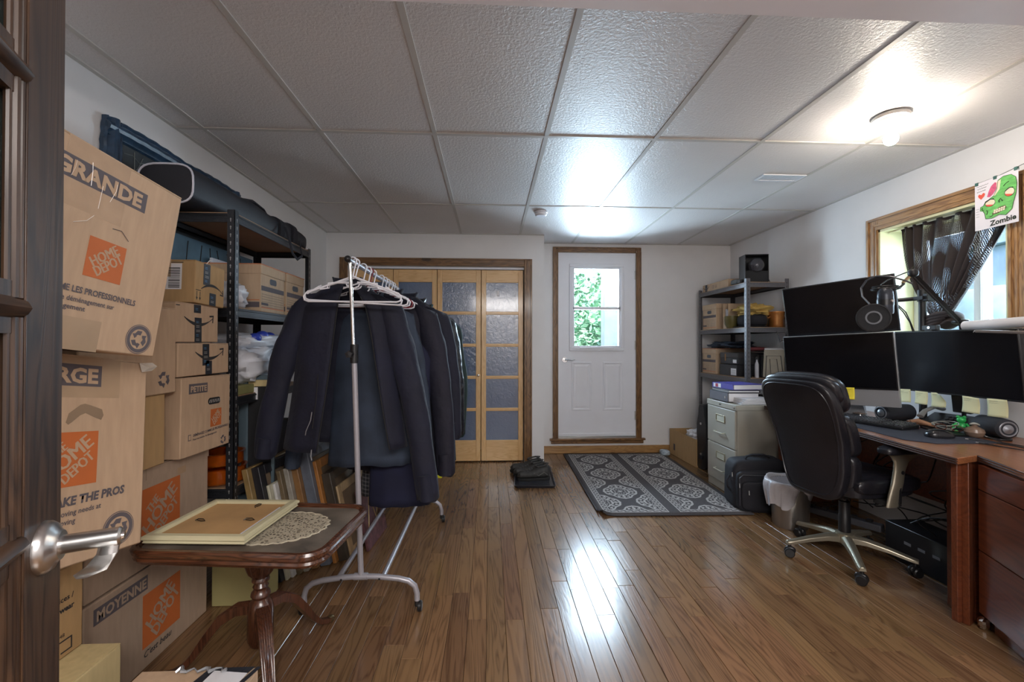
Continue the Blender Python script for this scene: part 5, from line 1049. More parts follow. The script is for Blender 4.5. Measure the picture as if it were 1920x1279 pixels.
m.loft([sc_(.86, -.055), sc_(1, -.04), sc_(1, -.004), sc_(.985, -.003), sc_(.985, .003), sc_(1, .004), sc_(1, .04), sc_(.86, .055)]); m.o('shell', mat('case_black', (.016, .016, .018), .32, bump=.2, bs=200), vc, ang=50)
for z in (.15, .45): m = M(); m.box(.082, .10, -.012, .012, z, z+.03); m.lathe([(0, -.062), (.012, -.062), (.012, -.054)], 12, (.0, 0, z), 'y'); m.o('latch', STEEL, vc)
m = M(); m.box(-.03, .03, -.064, -.054, .10, .14); m.o('stitched_patch', FABB, vc, bevel=.003)
v2 = thing('instrument_case', 'second dark case standing behind the upright violin case', 'case', (2.20, 4.10, 0), R(-85)); m = M(); m.loft([[(x, y, z*1.0) for x, y in rrect(.30, .09, .03)] for z in (.0, .40)]+[[(x*.9, y*.8, .43) for x, y in rrect(.30, .09, .03)]]); m.o('shell', FABB, v2); m = M(); m.tube([(-.05, -.046, .3), (-.05, -.06, .28), (.05, -.06, .28), (.05, -.046, .3)], .006); m.o('handle', BLACK, v2)
# soft briefcase
sc = thing('soft_briefcase', 'bulging black fabric laptop briefcase with zips on the floor by the cabinet', 'bag', (2.01, 3.25, 0), R(-8))
BG = mat('ballistic_nylon', (.011, .011, .017), .75, var=.3, bump=.5, bs=350)
m = M(); m.sup((0, .03, .185), (.20, .115, .185), .32, .35, 40, 18, lambda x, y, z: (x*(1+.03*math.sin(z*30)), y*(1-.15*z/.185), z+.008*math.sin(x*14))); m.o('body', BG, sc)
m = M(); m.sup((0, -.075, .15), (.185, .05, .15), .3, .35, 36, 14, lambda x, y, z: (x, y*(1-.2*z/.15), z)); m.o('front_pocket', BG, sc)
m = M(); m.sup((0, -.125, .125), (.165, .02, .105), .3, .35, 32, 12); m.o('outer_pocket', BG, sc)
ZG = mat('zip_metal', (.5, .5, .5), .3, .8)
for pts in ([(-.19, -.03, .06), (-.192, -.03, .30), (-.17, -.03, .335), (.17, -.03, .335), (.19, -.03, .30), (.192, -.03, .06)], [(-.172, -.12, .05), (-.174, -.12, .25), (-.15, -.118, .272), (.15, -.118, .272), (.172, -.12, .25)]):
    m = M(); m.tube(pts, .0045, 6); m.o('zip_line', mat('zip_tape', (.03, .03, .04), .5), sc)
for x, y, z in ((-.178, -.128, .215), (-.195, -.04, .27), (-.12, -.148, .17), (.12, -.148, .2)): m = M(); m.tube([(x, y, z), (x-.002, y-.008, z-.03)], .0035, 6); m.o('zip_pull', ZG, sc)
m = M(); m.tube([(-.09, 0, .355), (-.08, -.01, .385), (-.04, -.015, .40), (.04, -.015, .40), (.08, -.01, .385), (.09, 0, .355)], .011, 8, sq=.6); m.o('carry_handle', FABB, sc)
m = M(); m.tube([(-.20, 0, .24), (-.225, -.01, .20), (-.22, -.02, .16), (-.20, -.01, .13)], .009, 8, sq=.6); m.o('side_handle', FABB, sc)
# bin
bn = thing('waste_bin', 'brushed steel waste bin lined with a white plastic bag', 'bin', (2.04, 2.925, 0))
m = M(); m.lathe([(0, 0), (.105, 0), (.108, .01), (.122, .30), (.118, .30), (.10, .012), (0, .012)], 40); m.o('bin_body', mat('brushed_steel', (.42, .40, .38), .35, .9, var=.1, vs=30, st=(1, 1, .05)), bn)
m = M(); rg = []
for i in range(9):
    s_ = i/8; 
    rg.append([((.118+.028*math.sin(s_*PI)+.010*math.sin(9*a+s_*3)*s_+.008*math.sin(23*a)*s_+.03*s_*max(0, math.cos(a-PI*1.1)))*math.cos(a), (.118+.028*math.sin(s_*PI)+.012*math.sin(7*a+s_*4)*s_)*math.sin(a), .30+.035*math.sin(s_*PI)-(.02+.10*s_+.05*math.sin(2*a+1)*s_+.03*math.sin(5*a)*s_)*s_) for a in [2*PI*k/72 for k in range(72)]])
m.loft(rg, cap=False); m.loft([[(p[0]*k, p[1]*k, z) for p in rg[0]] for k, z in ((1, .30), (.95, .25), (.85, .05))], cap=False); m.o('bin_liner', mat('bin_liner', (.66, .64, .68), .3, var=.05, bump=.5, bs=25, trans=.15, bd=.006), bn, ang=180)
# ---------------------------------------------------------------- desk
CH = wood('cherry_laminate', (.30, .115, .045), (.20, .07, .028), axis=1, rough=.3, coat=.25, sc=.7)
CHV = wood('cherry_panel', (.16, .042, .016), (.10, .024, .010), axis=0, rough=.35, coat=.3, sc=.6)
EDGE = mat('dark_edge_band', (.05, .022, .016), .6, spec=.3); DZ = .745
dk = thing('corner_desk', 'cherry laminate corner desk with dark reeded edge against the right wall', 'desk')
poly_ = [(2.165, 3.40), (2.75, 3.40), (2.75, .55), (1.63, .55), (1.63, .65), (2.005, 1.56), (2.123, 1.832), (1.975, 1.785)]
m = M(); m.prism(poly_, DZ-.028, DZ, 'xy'); m.o('desktop', CH, dk, bevel=.002)
for a_, b_ in ((7, 0), (4, 6)):
    p0, p1 = Vector(poly_[a_]), Vector(poly_[b_]); 
    if b_ == 0: p0, p1 = Vector(poly_[7]), Vector(poly_[0])
    d = (p1-p0).normalized()*.006
    for k in range(3): m = M(); z = DZ-.024+.010*k; m.tube([(p0.x, p0.y, z), (p1.x, p1.y, z)], .0042, 8); m.o('edge_reed', EDGE, dk)
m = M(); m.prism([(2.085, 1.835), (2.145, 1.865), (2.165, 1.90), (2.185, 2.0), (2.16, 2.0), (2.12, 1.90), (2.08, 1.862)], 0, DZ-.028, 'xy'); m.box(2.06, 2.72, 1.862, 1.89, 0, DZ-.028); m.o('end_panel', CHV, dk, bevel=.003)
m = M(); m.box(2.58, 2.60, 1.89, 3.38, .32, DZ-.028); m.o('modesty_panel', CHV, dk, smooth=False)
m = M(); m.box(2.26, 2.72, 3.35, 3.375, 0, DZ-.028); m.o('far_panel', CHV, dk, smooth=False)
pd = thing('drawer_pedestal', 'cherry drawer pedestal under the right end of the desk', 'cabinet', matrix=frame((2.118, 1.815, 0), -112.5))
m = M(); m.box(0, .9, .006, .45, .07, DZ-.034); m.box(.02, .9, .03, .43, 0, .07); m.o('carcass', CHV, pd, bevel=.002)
for z0, z1 in ((.605, .710), (.345, .601), (.075, .341)):
    m = M(); m.box(.004, .896, -.012, .006, z0, z1); dr = m.o('drawer', CHV, pd, bevel=.0015)
    m = M(); m.tube([(.40, -.012, (z0+z1)/2), (.40, -.03, (z0+z1)/2), (.50, -.03, (z0+z1)/2), (.50, -.012, (z0+z1)/2)], .004); m.o('handle', STEEL, dr)
t = thing('crumpled_foil', 'silver foil ball on the floor between the desk leg and the drawers', 'litter', (2.16, 1.86, .0)); m = M(); m.sup((-.03, -.045, .028), (.026, .02, .028), .9, .9, 12, 8, lambda x, y, z: (x*(1+.2*math.sin(z*200)), y, z)); m.o('foil', CHROME, t, ang=10)
# under the desk
t = thing('computer_tower', 'black computer box lying under the desk', 'computer', (2.42, 2.15, 0)); m = M(); m.box(-.1, .1, -.1, .35, .0, .20); m.o('case', BLACK, t, bevel=.004)
for k in range(4): m = M(); m.box(-.102, -.1, -.05+.08*k, -.01+.08*k, .11, .125); m.o('port', mat('port_grey', (.15, .15, .16), .4), t, smooth=False)
t = thing('power_strip', 'dark grey power strip among the cables under the desk', 'power strip', (2.25, 2.75, .10), R(-60)); m = M(); m.box(-.22, .22, -.03, .03, 0, .04); m.o('strip', mat('strip_grey', (.06, .06, .07), .4), t, bevel=.005)
for k in range(5): m = M(); m.box(-.18+.08*k, -.15+.08*k, -.015, .015, .04, .055); m.o('plug', BLACK, t, bevel=.002)
cbt = thing('cable_tangle', 'tangle of black cables hanging under the desk', 'cables', (0, 0, 0))
for k in range(13):
    m = M(); y = 2.0+.09*k; x = 2.50; pts = [(x+rnd.uniform(-.05, .05), y, .62)]; z = .5
    for i in range(7): pts.append((x+rnd.uniform(-.18, .05), y+rnd.uniform(-.16, .16), z)); z -= rnd.uniform(.03, .09)
    cu = []; P_ = [Vector(p) for p in pts]
    for i in range(len(P_)-1):
        a0, a1, a2, a3 = P_[max(i-1, 0)], P_[i], P_[i+1], P_[min(i+2, len(P_)-1)]
        for q in range(6): s_ = q/6; cu.append(.5*((2*a1)+(a2-a0)*s_+(2*a0-5*a1+4*a2-a3)*s_*s_+(3*a1-a0-3*a2+a3)*s_**3))
    m.tube(cu, .0035, 6); m.o('cable', BLACK, cbt)
# ---------------------------------------------------------------- monitors
SCRN = mat('monitor_glass', (.006, .006, .008), .22, var=.1, spec=.3); SILV = mat('silver_aluminium', (.50, .52, .55), .3, .5, var=.03)
def monitor(name, label, mx, W, H, chin=0, bez=.008):
    t = thing(name, label, 'monitor', matrix=mx)
    m = M(); m.box(0, W, .004, .028, 0 if not chin else -chin, H); m.o('case', BLACK if not chin else SILV, t, bevel=.004)
    m = M(); m.box(.002, W-.002, .0, .006, .002, H-.002); m.o('bezel', BLACK, t, bevel=.002)
    m = M(); m.box(bez, W-bez, -.0012, .0, bez+.004, H-bez); m.o('screen', SCRN, t, smooth=False)
    return t
um = monitor('monitor', 'upper wide black monitor tilted down above the other two', place((2.209, 2.723, 1.459), -54.8, 8.4, 3.4, .60, .34), .60, .34)
m = M(); m.box(.25, .35, .028, .06, .12, .22); m.o('mount_plate', BLACK, um, bevel=.003)
im = monitor('all_in_one_computer', 'lower left desktop computer with black screen and silver chin', place((2.179, 2.693, 1.119), -59, 5.9, 2.3, .60, .345), .60, .345, .10)
m = M(); m.prism([(.028, .1), (.028, .02), (.13, -.19), (.135, -.19), (.15, -.185), (.05, .1)], .21, .39, 'yz'); m.o('stand', SILV, im)
rm = monitor('monitor', 'lower right black monitor with pale sticky notes along its bottom edge', place((2.542, 2.323, 1.126), -87.6, 6.7, -.1, .63, .365), .63, .365)
m = M(); m.box(.27, .36, .028, .05, -.10, .25); m.o('stand_neck', BLACK, rm, bevel=.003)
m = M(); m.box(.17, .46, -.02, .16, -.218, -.205); m.o('stand_foot', BLACK, rm, bevel=.003)
wc = thing('webcam', 'small black webcam clipped on top of the lower right monitor', 'camera', matrix=place((2.538, 2.323+.11, 1.325), -87.6, 0, 0, .1, .03)); m = M(); m.box(.01, .09, -.012, .018, 0, .03); m.box(.03, .07, -.018, .04, -.02, .004); m.o('body', BLACK, wc, bevel=.004); m = M(); m.lathe([(0, -.014), (.008, -.014), (.008, -.01)], 12, (.05, 0, .016), 'y'); m.o('lens', CHROME, wc)
NOTE = mat('pale_yellow_note', (.66, .64, .38), .7, var=.04); NOTEY = mat('bright_yellow_note', (.85, .72, .05), .7, var=.04); PEN = mat('pen_ink', (.12, .12, .10), .8)
NL = ['pale sticky note with handwriting, leftmost under the right monitor', 'pale sticky note with pencil lines, second from left under the right monitor', 'curled pale sticky note, third from left under the right monitor', 'pale sticky note, fourth from left under the right monitor', 'pale sticky note, rightmost under the right monitor']
def note(label, mx, m_, s_=.076, curl=0, lines=5, seed=0):
    t = thing('sticky_note', label, 'note', matrix=mx, group='sticky notes on the monitors'); m = M(); n = 8; g_ = []
    for j in range(n+1):
        for i in range(n+1): x = s_*i/n; z = -s_*j/n; y = -.012*(j/n)**2-curl*max(0, (i/n-.45))*max(0, .6-j/n)*.12-.004*(j/n)*math.sin(i/n*3); g_.append((x, y, z-(curl*.02*max(0, i/n-.4) if j == 0 else 0)))
    m.add(g_, [(j*(n+1)+i, j*(n+1)+i+1, (j+1)*(n+1)+i+1, (j+1)*(n+1)+i) for j in range(n) for i in range(n)]); m.o('paper', m_, t, solid=.0004)
    for k in range(lines):
        z = -.012-.010*k; j = -z/s_; y = -.012*j*j-.0008; m = M(); w_ = s_*(.35+.45*((k*37+seed*13) % 10)/10)
        m.tube([(.008+w_*q/14, y-.0004, z+.0012*math.sin(q*2.3+seed+k)) for q in range(15)], .0006, 4); m.o('handwriting', PEN, t)
mrm = place((2.542, 2.323, 1.126), -87.6, 6.7, -.1, .63, .365)
for k, (u_, cu_, ln) in enumerate(((-.008, 0, 5), (.098, 0, 4), (.190, 1, 1), (.355, .2, 2), (.470, .1, 2))):
    mm = mrm.copy(); mm.translation = mrm @ Vector((u_, -.003, .006)); note(NL[k], mm @ Matrix.Rotation(R((-4, 0, -3, 1, -2)[k]), 4, 'Y'), NOTE, (.078, .074, .08, .085, .09)[k], cu_, ln, k)
mi = place((2.179, 2.693, 1.119), -59, 5.9, 2.3, .60, .345); mi.translation = mi @ Vector((.315, -.003, .012)); note('bright yellow sticky note on the silver computer chin', mi, NOTEY, .072, 0, 3, 9)
# arm, microphone
AR = mat('arm_black', (.018, .018, .020), .45, .3)
ma = thing('pole_stand', 'black pole stand for the upper monitor, standing behind the lower monitors', 'stand', (2.62, 2.56, DZ)); m = M(); m.tube([(0, 0, 0), (0, 0, .80)], .019, 16); m.o('pole', AR, ma)
m = M(); m.tube([(0, 0, .745), (0, 0, .815)], .024, 16); m.box(-.03, .03, -.03, .03, .755, .775); m.o('collar', AR, ma)
m = M(); m.tube([(0, 0, .765), (-.06, .10, .762), (-.18, .20, .76)], .012, 8); m.o('support_arm', AR, ma); m = M(); m.box(-.02, .05, -.05, -.02, .745, .79); m.o('clamp', AR, ma, bevel=.003); m = M(); m.lathe([(0, 0), (.05, 0), (.05, .012), (0, .012)], 20); m.o('base', AR, ma)
mb = thing('boom_stand', 'black boom stand holding the microphone above the monitors', 'stand', (0, 0, 0))
E0 = Vector((2.25, 2.248, 1.609)); E1 = Vector((2.655, 2.375, 1.358))
m = M(); m.tube([E0, E1], .0125, 4, sq=.8); m.tube([E0+Vector((0, 0, -.02)), E1+Vector((0, 0, -.02))], .005, 6); m.o('long_boom', AR, mb)
m = M(); m.sup(tuple(E0), (.022, .022, .022), .8, .8, 16, 10); m.o('joint', AR, mb); m = M(); m.sup(tuple(E1), (.022, .045, .014), .8, .8, 16, 10); m.o('joint', AR, mb); m = M(); m.tube([E1, (2.67, 2.38, 1.30), (2.68, 2.38, .75)], .010, 8); m.o('lower_arm', AR, mb)
m = M(); m.tube([E0, E0+Vector((-.03, .03, -.05))], .008, 8); m.o('brass_swivel', mat('brass_swivel', (.5, .36, .2), .3, .9), mb)
mc = Vector((2.15, 2.308, 1.462))
m = M(); m.tube([E0+Vector((-.03, .03, -.05)), Vector((2.22, 2.27, 1.555)), mc+Vector((.05, -.03, .07))], .006, 8); m.o('short_bar', AR, mb)
m = M(); m.tube([tuple(E0+Vector((.01, 0, .02))), (2.24, 2.30, 1.612), (2.20, 2.35, 1.585), (2.17, 2.36, 1.56)], .003, 6); m.o('cable', BLACK, mb)
mk = thing('studio_microphone', 'dark grey capsule microphone hanging in its shock mount', 'microphone', tuple(mc))
m = M(); m.lathe([(0, -.068), (.034, -.068), (.037, -.060), (.037, .03), (.034, .055), (.024, .070), (0, .073)], 28); m.o('body', mat('mic_body', (.035, .04, .055), .35, .3), mk)
m = M(); m.ring([(.0370, -.02), (.0385, -.02), (.0385, .01), (.0370, .01)], 28, ax='z'); m.o('band', BLACK, mk)
m = M(); m.lathe([(0, -.046), (.007, -.046), (.009, -.036)], 12, (0, 0, .0), 'y'); m.lathe([(0, .03), (.008, .03), (.008, .046), (0, .046)], 12, (0, 0, -.0), 'x'); m.o('knob', STEEL, mk)
sm = thing('shock_mount', 'black elastic shock mount ring around the microphone', 'mount', tuple(mc+Vector((0, 0, .068))))
for r_, z in ((.062, .0), (.056, .012)): m = M(); m.tube([(r_*math.cos(a), r_*math.sin(a), z) for a in [2*PI*k/24 for k in range(25)]], .0035, 6, False); m.o('ring', AR, sm)
for k in range(8): a = 2*PI*k/8; m = M(); m.tube([(.062*math.cos(a), .062*math.sin(a), .0), (.045*math.cos(a+.25), .045*math.sin(a+.25), .006), (.062*math.cos(a+.5), .062*math.sin(a+.5), 0)], .0018, 5); m.o('elastic', BLACK, sm)
po = thing('pop_filter', 'round black pop filter on a curved gooseneck in front of the microphone', 'filter', (2.06, 2.283, 1.372), R(-35))
m = M(); m.ring([(.070, -.006), (.076, -.004), (.076, .004), (.070, .006)]); m.o('rim', AR, po); m = M(); m.lathe([(0, -.002), (.071, -.002), (.071, .002), (0, .002)], 40, ax='y'); m.o('mesh', mat('filter_mesh', (.010, .011, .014), .8), po)
m = M(); m.ring([(.028, -.005), (.036, -.005), (.036, -.002), (.028, -.002)]); m.o('logo_ring', mat('ring_grey', (.10, .11, .13), .5), po)
gn = thing('gooseneck', 'thin curved grey gooseneck linking pop filter and boom', 'gooseneck', (0, 0, 0)); m = M(); m.tube([(2.07, 2.30, 1.43), (2.10, 2.40, 1.50), (2.115, 2.425, 1.550), (2.125, 2.400, 1.59), (2.13, 2.340, 1.606), (2.15, 2.27, 1.592), (2.19, 2.23, 1.565), (2.22, 2.225, 1.550)], .0045, 8); m.o('tube', mat('goose_grey', (.12, .12, .13), .35, .6), gn)
cbl = thing('hanging_cables', 'two thin black cables drooping beside the upper monitor', 'cables', (0, 0, 0))
for k in (0, 1): m = M(); m.tube([(2.40+.01*k, 2.50, 1.46), (2.44+.015*k, 2.50, 1.42), (2.50, 2.52, 1.36+.01*k), (2.52+.01*k, 2.52, 1.30)], .003, 6); m.o('cable', BLACK, cbl)
rl_ = thing('paper_roll', 'long white paper roll lying above the right monitor', 'roll', (2.62, 2.05, 1.335)); m = M(); m.tube([(0, -.16, .010), (0, .27, -.004)], .026, 20); m.o('roll', PAPER, rl_); m = M(); m.tube([(0, -.185, .010), (0, -.16, .010)], [.016, .020], 16); m.o('end_cap', mat('wood_cap', (.4, .28, .2), .5), rl_)
m = M(); m.box(-.03, .03, -.02, .02, -.20, -.03); m.o('bracket', BLACK, rl_, smooth=False)
lm = thing('desk_lamp', 'slim bronze lamp head reaching in over the right monitor', 'lamp', (0, 0, 0)); m = M(); m.box(-.02, .02, 0, .34, -.006, .008); m.T(Matrix.Translation((2.36, 1.68, 1.27)) @ Matrix.Rotation(R(2), 4, 'Z') @ Matrix.Rotation(R(3.5), 4, 'X')); m.o('lamp_head', mat('bronze_bar', (.20, .16, .14), .35, .5), lm, bevel=.003)
m = M(); m.tube([(2.335, 2.03, 1.285), (2.34, 2.03, 1.295), (2.375, 2.03, 1.295)], .003, 6); m.o('end_clip', CHROME, lm); m = M(); m.tube([(2.36, 1.68, 1.27), (2.38, 1.45, 1.2), (2.40, 1.30, .75)], .009, 8); m.o('lamp_arm', BLACK, lm)
# ---------------------------------------------------------------- things on the desk
dp = thing('desk_mat', 'long dark blue-grey desk mat under the keyboard', 'mat', (0, 0, DZ)); m = M(); m.prism([(2.155, 2.82), (2.085, 2.14), (2.16, 2.045), (2.495, 2.04), (2.47, 2.83)][::1], .0005, .004, 'xy'); m.o('mat', mat('desk_mat', (.028, .034, .055), .85, bump=.2, bs=500), dp, smooth=False)
kb = thing('keyboard', 'full-size black keyboard on the desk mat', 'keyboard', matrix=frame((2.165, 2.78, DZ+.006), -74))
m = M(); m.prism([(0, 0), (.145, 0), (.145, .024), (0, .014)], 0, .445, 'yz'); m.o('base', BLACK, kb, bevel=.003)
KM = mat('key_grey', (.05, .052, .06), .4); m = M()
for r_ in range(6):
    for c_ in range(21):
        x = .008+c_*.0205; y = .008+r_*.0222
        if c_ in (15,) or (r_ == 5 and c_ in (1, 6, 11)): continue
        z = .015+.010*(y/.145); m.loft([[(x, y, z), (x+.0175, y, z), (x+.0175, y+.0185, z+.001), (x, y+.0185, z+.001)], [(x+.002, y+.002, z+.009), (x+.0155, y+.002, z+.009), (x+.0155, y+.0165, z+.010), (x+.002, y+.0165, z+.010)]])
m.o('keycaps', KM, kb, smooth=False, kind='stuff')
ms = thing('computer_mouse', 'black ergonomic mouse at the right end of the desk mat', 'mouse', (2.315, 2.175, DZ+.005), R(-15)); m = M(); m.sup((0, 0, .008), (.062, .036, .034), .8, .75, 32, 16, lambda x, y, z: (x, y*(1-.1*(x/.06)), max(z, -.008)*(1 if x < 0 else 1-.3*x/.06))); m.o('shell', mat('mouse_black', (.012, .012, .015), .25), ms); m = M(); m.lathe([(0, -.004), (.009, -.004), (.009, .004), (0, .004)], 14, (0, .036, -.035), 'y'); m.v = [(x-.035, y+.0, z) for x, y, z in m.v]; m.T(Matrix.Translation((0, 0, -.002))); m.o('wheel', mat('grey_hub', (.2, .2, .2), .4), ms)
def speaker(label, x, y, rz, sc=1):
    t = thing('desk_speaker', label, 'speaker', (x, y, DZ+.002), R(rz)); m = M()
    m.lathe([(0, -.10), (.042, -.10), (.050, -.085), (.052, 0), (.050, .085), (.042, .10), (0, .10)], 32, (.062, 0, 0), 'x'); m.v = [(x_, y_-.062+.0, z_+.062) for x_, y_, z_ in [(a, b-.0+.062, c-.062) for a, b, c in m.v]]; m.v = [(a, b-.0, c+.058) for a, b, c in m.v]; m.o('body', mat('speaker_cloth', (.018, .020, .028), .75, bump=.2, bs=500), t)
    return t
def speaker(label, x, y, rz, long_=.22):
    t = thing('desk_speaker', label, 'speaker', (x, y, DZ+.001), R(rz)); m = M(); h_ = long_/2
    m.v = []; m.lathe([(0, -h_), (.040, -h_), (.050, -h_+.012), (.053, 0), (.050, h_-.012), (.040, h_), (0, h_)], 32, (0, .062, 0), 'x') if False else None
    rg = [[(xx, r_*math.cos(2*PI*k/32), .060+r_*math.sin(2*PI*k/32)) for k in range(32)] for xx, r_ in ((-h_, .038), (-h_+.01, .048), (0, .053), (h_-.01, .048), (h_, .038))]
    m.loft(rg); m.o('body', mat('speaker_cloth', (.018, .020, .028), .75, bump=.2, bs=500), t)
    rg = [[(xx, r_*math.cos(2*PI*k/28), .060+r_*math.sin(2*PI*k/28)) for k in range(28)] for xx, r_ in ((-h_-.001, .038), (-h_-.003, .035), (-h_-.002, .031), (-h_+.0015, .030), (-h_+.001, .024), (-h_-.006, .012), (-h_-.008, .001))]
    m = M(); m.loft(rg, cap=False); m.o('cone', mat('speaker_cone', (.30, .31, .34), .3, .6), t)
    m = M(); m.loft([[(x_, y_, z) for x_, y_ in rrect(.16, .08, .035)] for z in (0, .010)]); m.o('stand', BLACK, t, bevel=.003); return t
speaker('black cylindrical desk speaker behind the keyboard, left of the notes', 2.52, 2.64, 8); speaker('black cylindrical desk speaker at the right edge of the picture', 2.60, 2.165, 72, .18)
uf = thing('saucer_figurine', 'tiny flying saucer figurine on a mossy base by the left speaker', 'figurine', (2.36, 2.72, DZ+.001)); m = M(); m.lathe([(0, .062), (.010, .060), (.014, .052), (.036, .046), (.036, .043), (.014, .038), (0, .037)], 28); m.o('saucer', mat('saucer_bronze', (.28, .22, .18), .35, .5), uf)
for k in range(3): a = 2*PI*k/3; m = M(); m.tube([(.010*math.cos(a), .010*math.sin(a), .038), (.016*math.cos(a), .016*math.sin(a), .01)], .002, 6); m.o('leg', STEEL, uf)
m = M(); m.lathe([(0, .011), (.02, .010), (.024, .004), (.024, 0), (0, 0)], 20); m.o('mossy_base', mat('moss', (.10, .15, .05), .9, var=.5, vs=60), uf)
ph = thing('desk_phone', 'black desk phone with grey curved handset behind the gloves', 'phone', (2.62, 2.40, DZ+.001), R(-75)); m = M(); m.prism([(-.09, 0), (.09, 0), (.09, .075), (.06, .08), (-.09, .025)], -.11, .11, 'yz'); m.o('base', BLACK, ph, bevel=.004)
m = M(); 
for i in range(4):
    for j in range(4): x = -.02+.024*i; y = -.07+.026*j; z = .027+(y+.09)*.37+.003; m.box(x, x+.016, y, y+.014, z, z+.006)
m.o('phone_keys', KM, ph, smooth=False, kind='stuff'); m = M(); m.tube([(-.09, -.10, .065), (-.088, -.06, .095), (-.085, .02, .115), (-.085, .09, .10)], [.018, .014, .014, .018], 12, sq=.7); m.o('handset', mat('handset_grey', (.20, .20, .20), .4), ph)
t = thing('work_gloves', 'crumpled tan leather gloves on the desk behind the keyboard', 'gloves', (2.49, 2.475, DZ+.002)); 
for k in range(5): m = M(); m.tube([(-.055, .03-.012*k, .012+.006*k), (-.01, .02-.01*k, .024+.004*k), (.05, -.02-.015*k, .012), (.08, -.05-.01*k, .006)], [.008, .012, .009, .004], 8); m.o('finger', mat('tan_leather', (.36, .19, .11), .7, var=.2, bump=.4, bs=60), t)
t = thing('round_tin', 'small round red and white tin by the keyboard', 'tin', (2.42, 2.43, DZ+.001)); m = M(); m.lathe([(0, 0), (.03, 0), (.032, .004), (.032, .012)], 24); m.o('tin', mat('tin_red', (.35, .01, .03), .3), t); m = M(); m.lathe([(.032, .012), (.033, .018), (.024, .022), (0, .022)], 24); m.o('lid', WPLAS, t)
t = thing('black_tray', 'flat black tray with glasses and cables on the desk', 'tray', (2.50, 2.30, DZ+.001), R(-15)); m = M(); m.loft([rq(.12, .24, 0, .02), rq(.135, .255, .012, .02), rq(.12, .24, .012, .02), rq(.11, .23, .004, .02)], cap=False); m.loft([rq(.115, .235, .001, .02), rq(.115, .235, .004, .02)]); m.o('tray', BLACK, t)
t = thing('eyeglasses', 'dark framed eyeglasses lying in the black tray', 'glasses', (2.50, 2.30, DZ+.018), R(-60)); 
for s_ in (-1, 1): m = M(); m.tube([(s_*.032+.024*math.cos(a), .0, .012+.015*math.sin(a)) for a in [2*PI*k/16 for k in range(17)]], .0025, 6, False); m.o('lens_rim', mat('tortoise', (.10, .03, .015), .3), t); m = M(); m.tube([(s_*.056, 0, .014), (s_*.058, .08, .012), (s_*.050, .12, .002)], .002, 6); m.o('temple', mat('tortoise', (.10, .03, .015), .3), t)
t = thing('cable_coil', 'thin white and grey cables coiled beside the green figurine', 'cable', (2.53, 2.36, DZ+.015)); 
for k in range(3): m = M(); m.tube([((.025+.006*k)*math.cos(a)+.006*k, (.045+.012*k)*math.sin(a), .010+.012*math.sin(a+k)+.008*k) for a in [2*PI*j/24 for j in range(25)]], .0022, 6, False); m.o('coil', mat('cable_grey', (.35, .36, .33), .4), t)
gf = thing('green_figurine', 'small bright green frog-like figurine on the desk under the notes', 'figurine', (2.58, 2.305, DZ+.001), R(-60)); GF = mat('green_plastic', (.03, .42, .10), .3, var=.15)
m = M(); m.sup((0, 0, .030), (.020, .018, .030), 1, 1, 18, 12); m.o('body', GF, gf); m = M(); m.sup((0, -.004, .070), (.020, .018, .017), 1, 1, 18, 12); m.o('head', GF, gf)
for s_ in (-1, 1): m = M(); m.sup((s_*.013, -.008, .086), (.008, .008, .008), 1, 1, 12, 8); m.o('eye', GF, gf); m = M(); m.tube([(s_*.018, 0, .05), (s_*.032, -.01, .035), (s_*.026, -.02, .02)], [.006, .006, .007], 8); m.o('arm', GF, gf); m = M(); m.sup((s_*.016, -.014, .008), (.012, .02, .008), 1, 1, 12, 8); m.o('foot', GF, gf)
gv = thing('round_vase', 'round brown stoneware bud vase with a ring neck on the desk', 'vase', (2.505, 2.175, DZ+.001)); m = M(); m.lathe([(0, 0), (.018, 0), (.034, .012), (.041, .030), (.036, .046), (.016, .058), (.012, .060), (.012, .066), (.016, .070), (.012, .070), (.009, .062), (0, .060)], 28); m.o('vase', mat('stoneware', (.22, .15, .11), .25, var=.15, coat=.4), gv)
m = M(); m.tube([(.018*math.cos(a), .018*math.sin(a), .070+.004*math.sin(2*a)) for a in [2*PI*k/20 for k in range(21)]], .0028, 6, False); m.o('wire_ring', mat('cable_grey', (.35, .36, .33), .4), gv)
for lb, pts in (('long black cable with usb plug running off the desk mat', [(2.42, 2.10, .006), (2.46, 2.05, .004), (2.48, 1.98, .004), (2.47, 1.90, .004), (2.50, 1.80, .004)]), ('thin black cable with metal tip at the right edge of the desk', [(2.38, 2.02, .005), (2.40, 1.95, .004), (2.43, 1.85, .004)]), ('curly black cable beside the right speaker', [(2.46, 2.05, .02), (2.47, 2.02, .010), (2.50, 1.98, .006), (2.50, 1.90, .006)])):
    t = thing('usb_cable', lb, 'cable', (0, 0, DZ)); m = M(); m.tube(pts, .0028, 6); m.o('cord', BLACK, t); p_ = Vector(pts[0]); d_ = (Vector(pts[0])-Vector(pts[1])).normalized(); m = M(); m.tube([p_, p_+d_*.022], .005, 8, sq=.6); m.o('plug', BLACK, t); m = M(); m.tube([p_+d_*.022, p_+d_*.034], .0035, 8, sq=.6); m.o('plug_tip', STEEL, t)
t = thing('tablet', 'flat dark grey tablet lying at the left end of the desk', 'tablet', (2.36, 3.02, DZ+.001), R(12)); m = M(); m.loft([rq(.20, .27, 0, .015), rq(.205, .275, .006, .015), rq(.20, .27, .012, .015)]); m.o('body', mat('dark_grey_alu', (.05, .052, .06), .3, .4), t); m = M(); m.loft([rq(.18, .25, .012, .01), rq(.18, .25, .0125, .01)]); m.o('screen', SCRN, t)
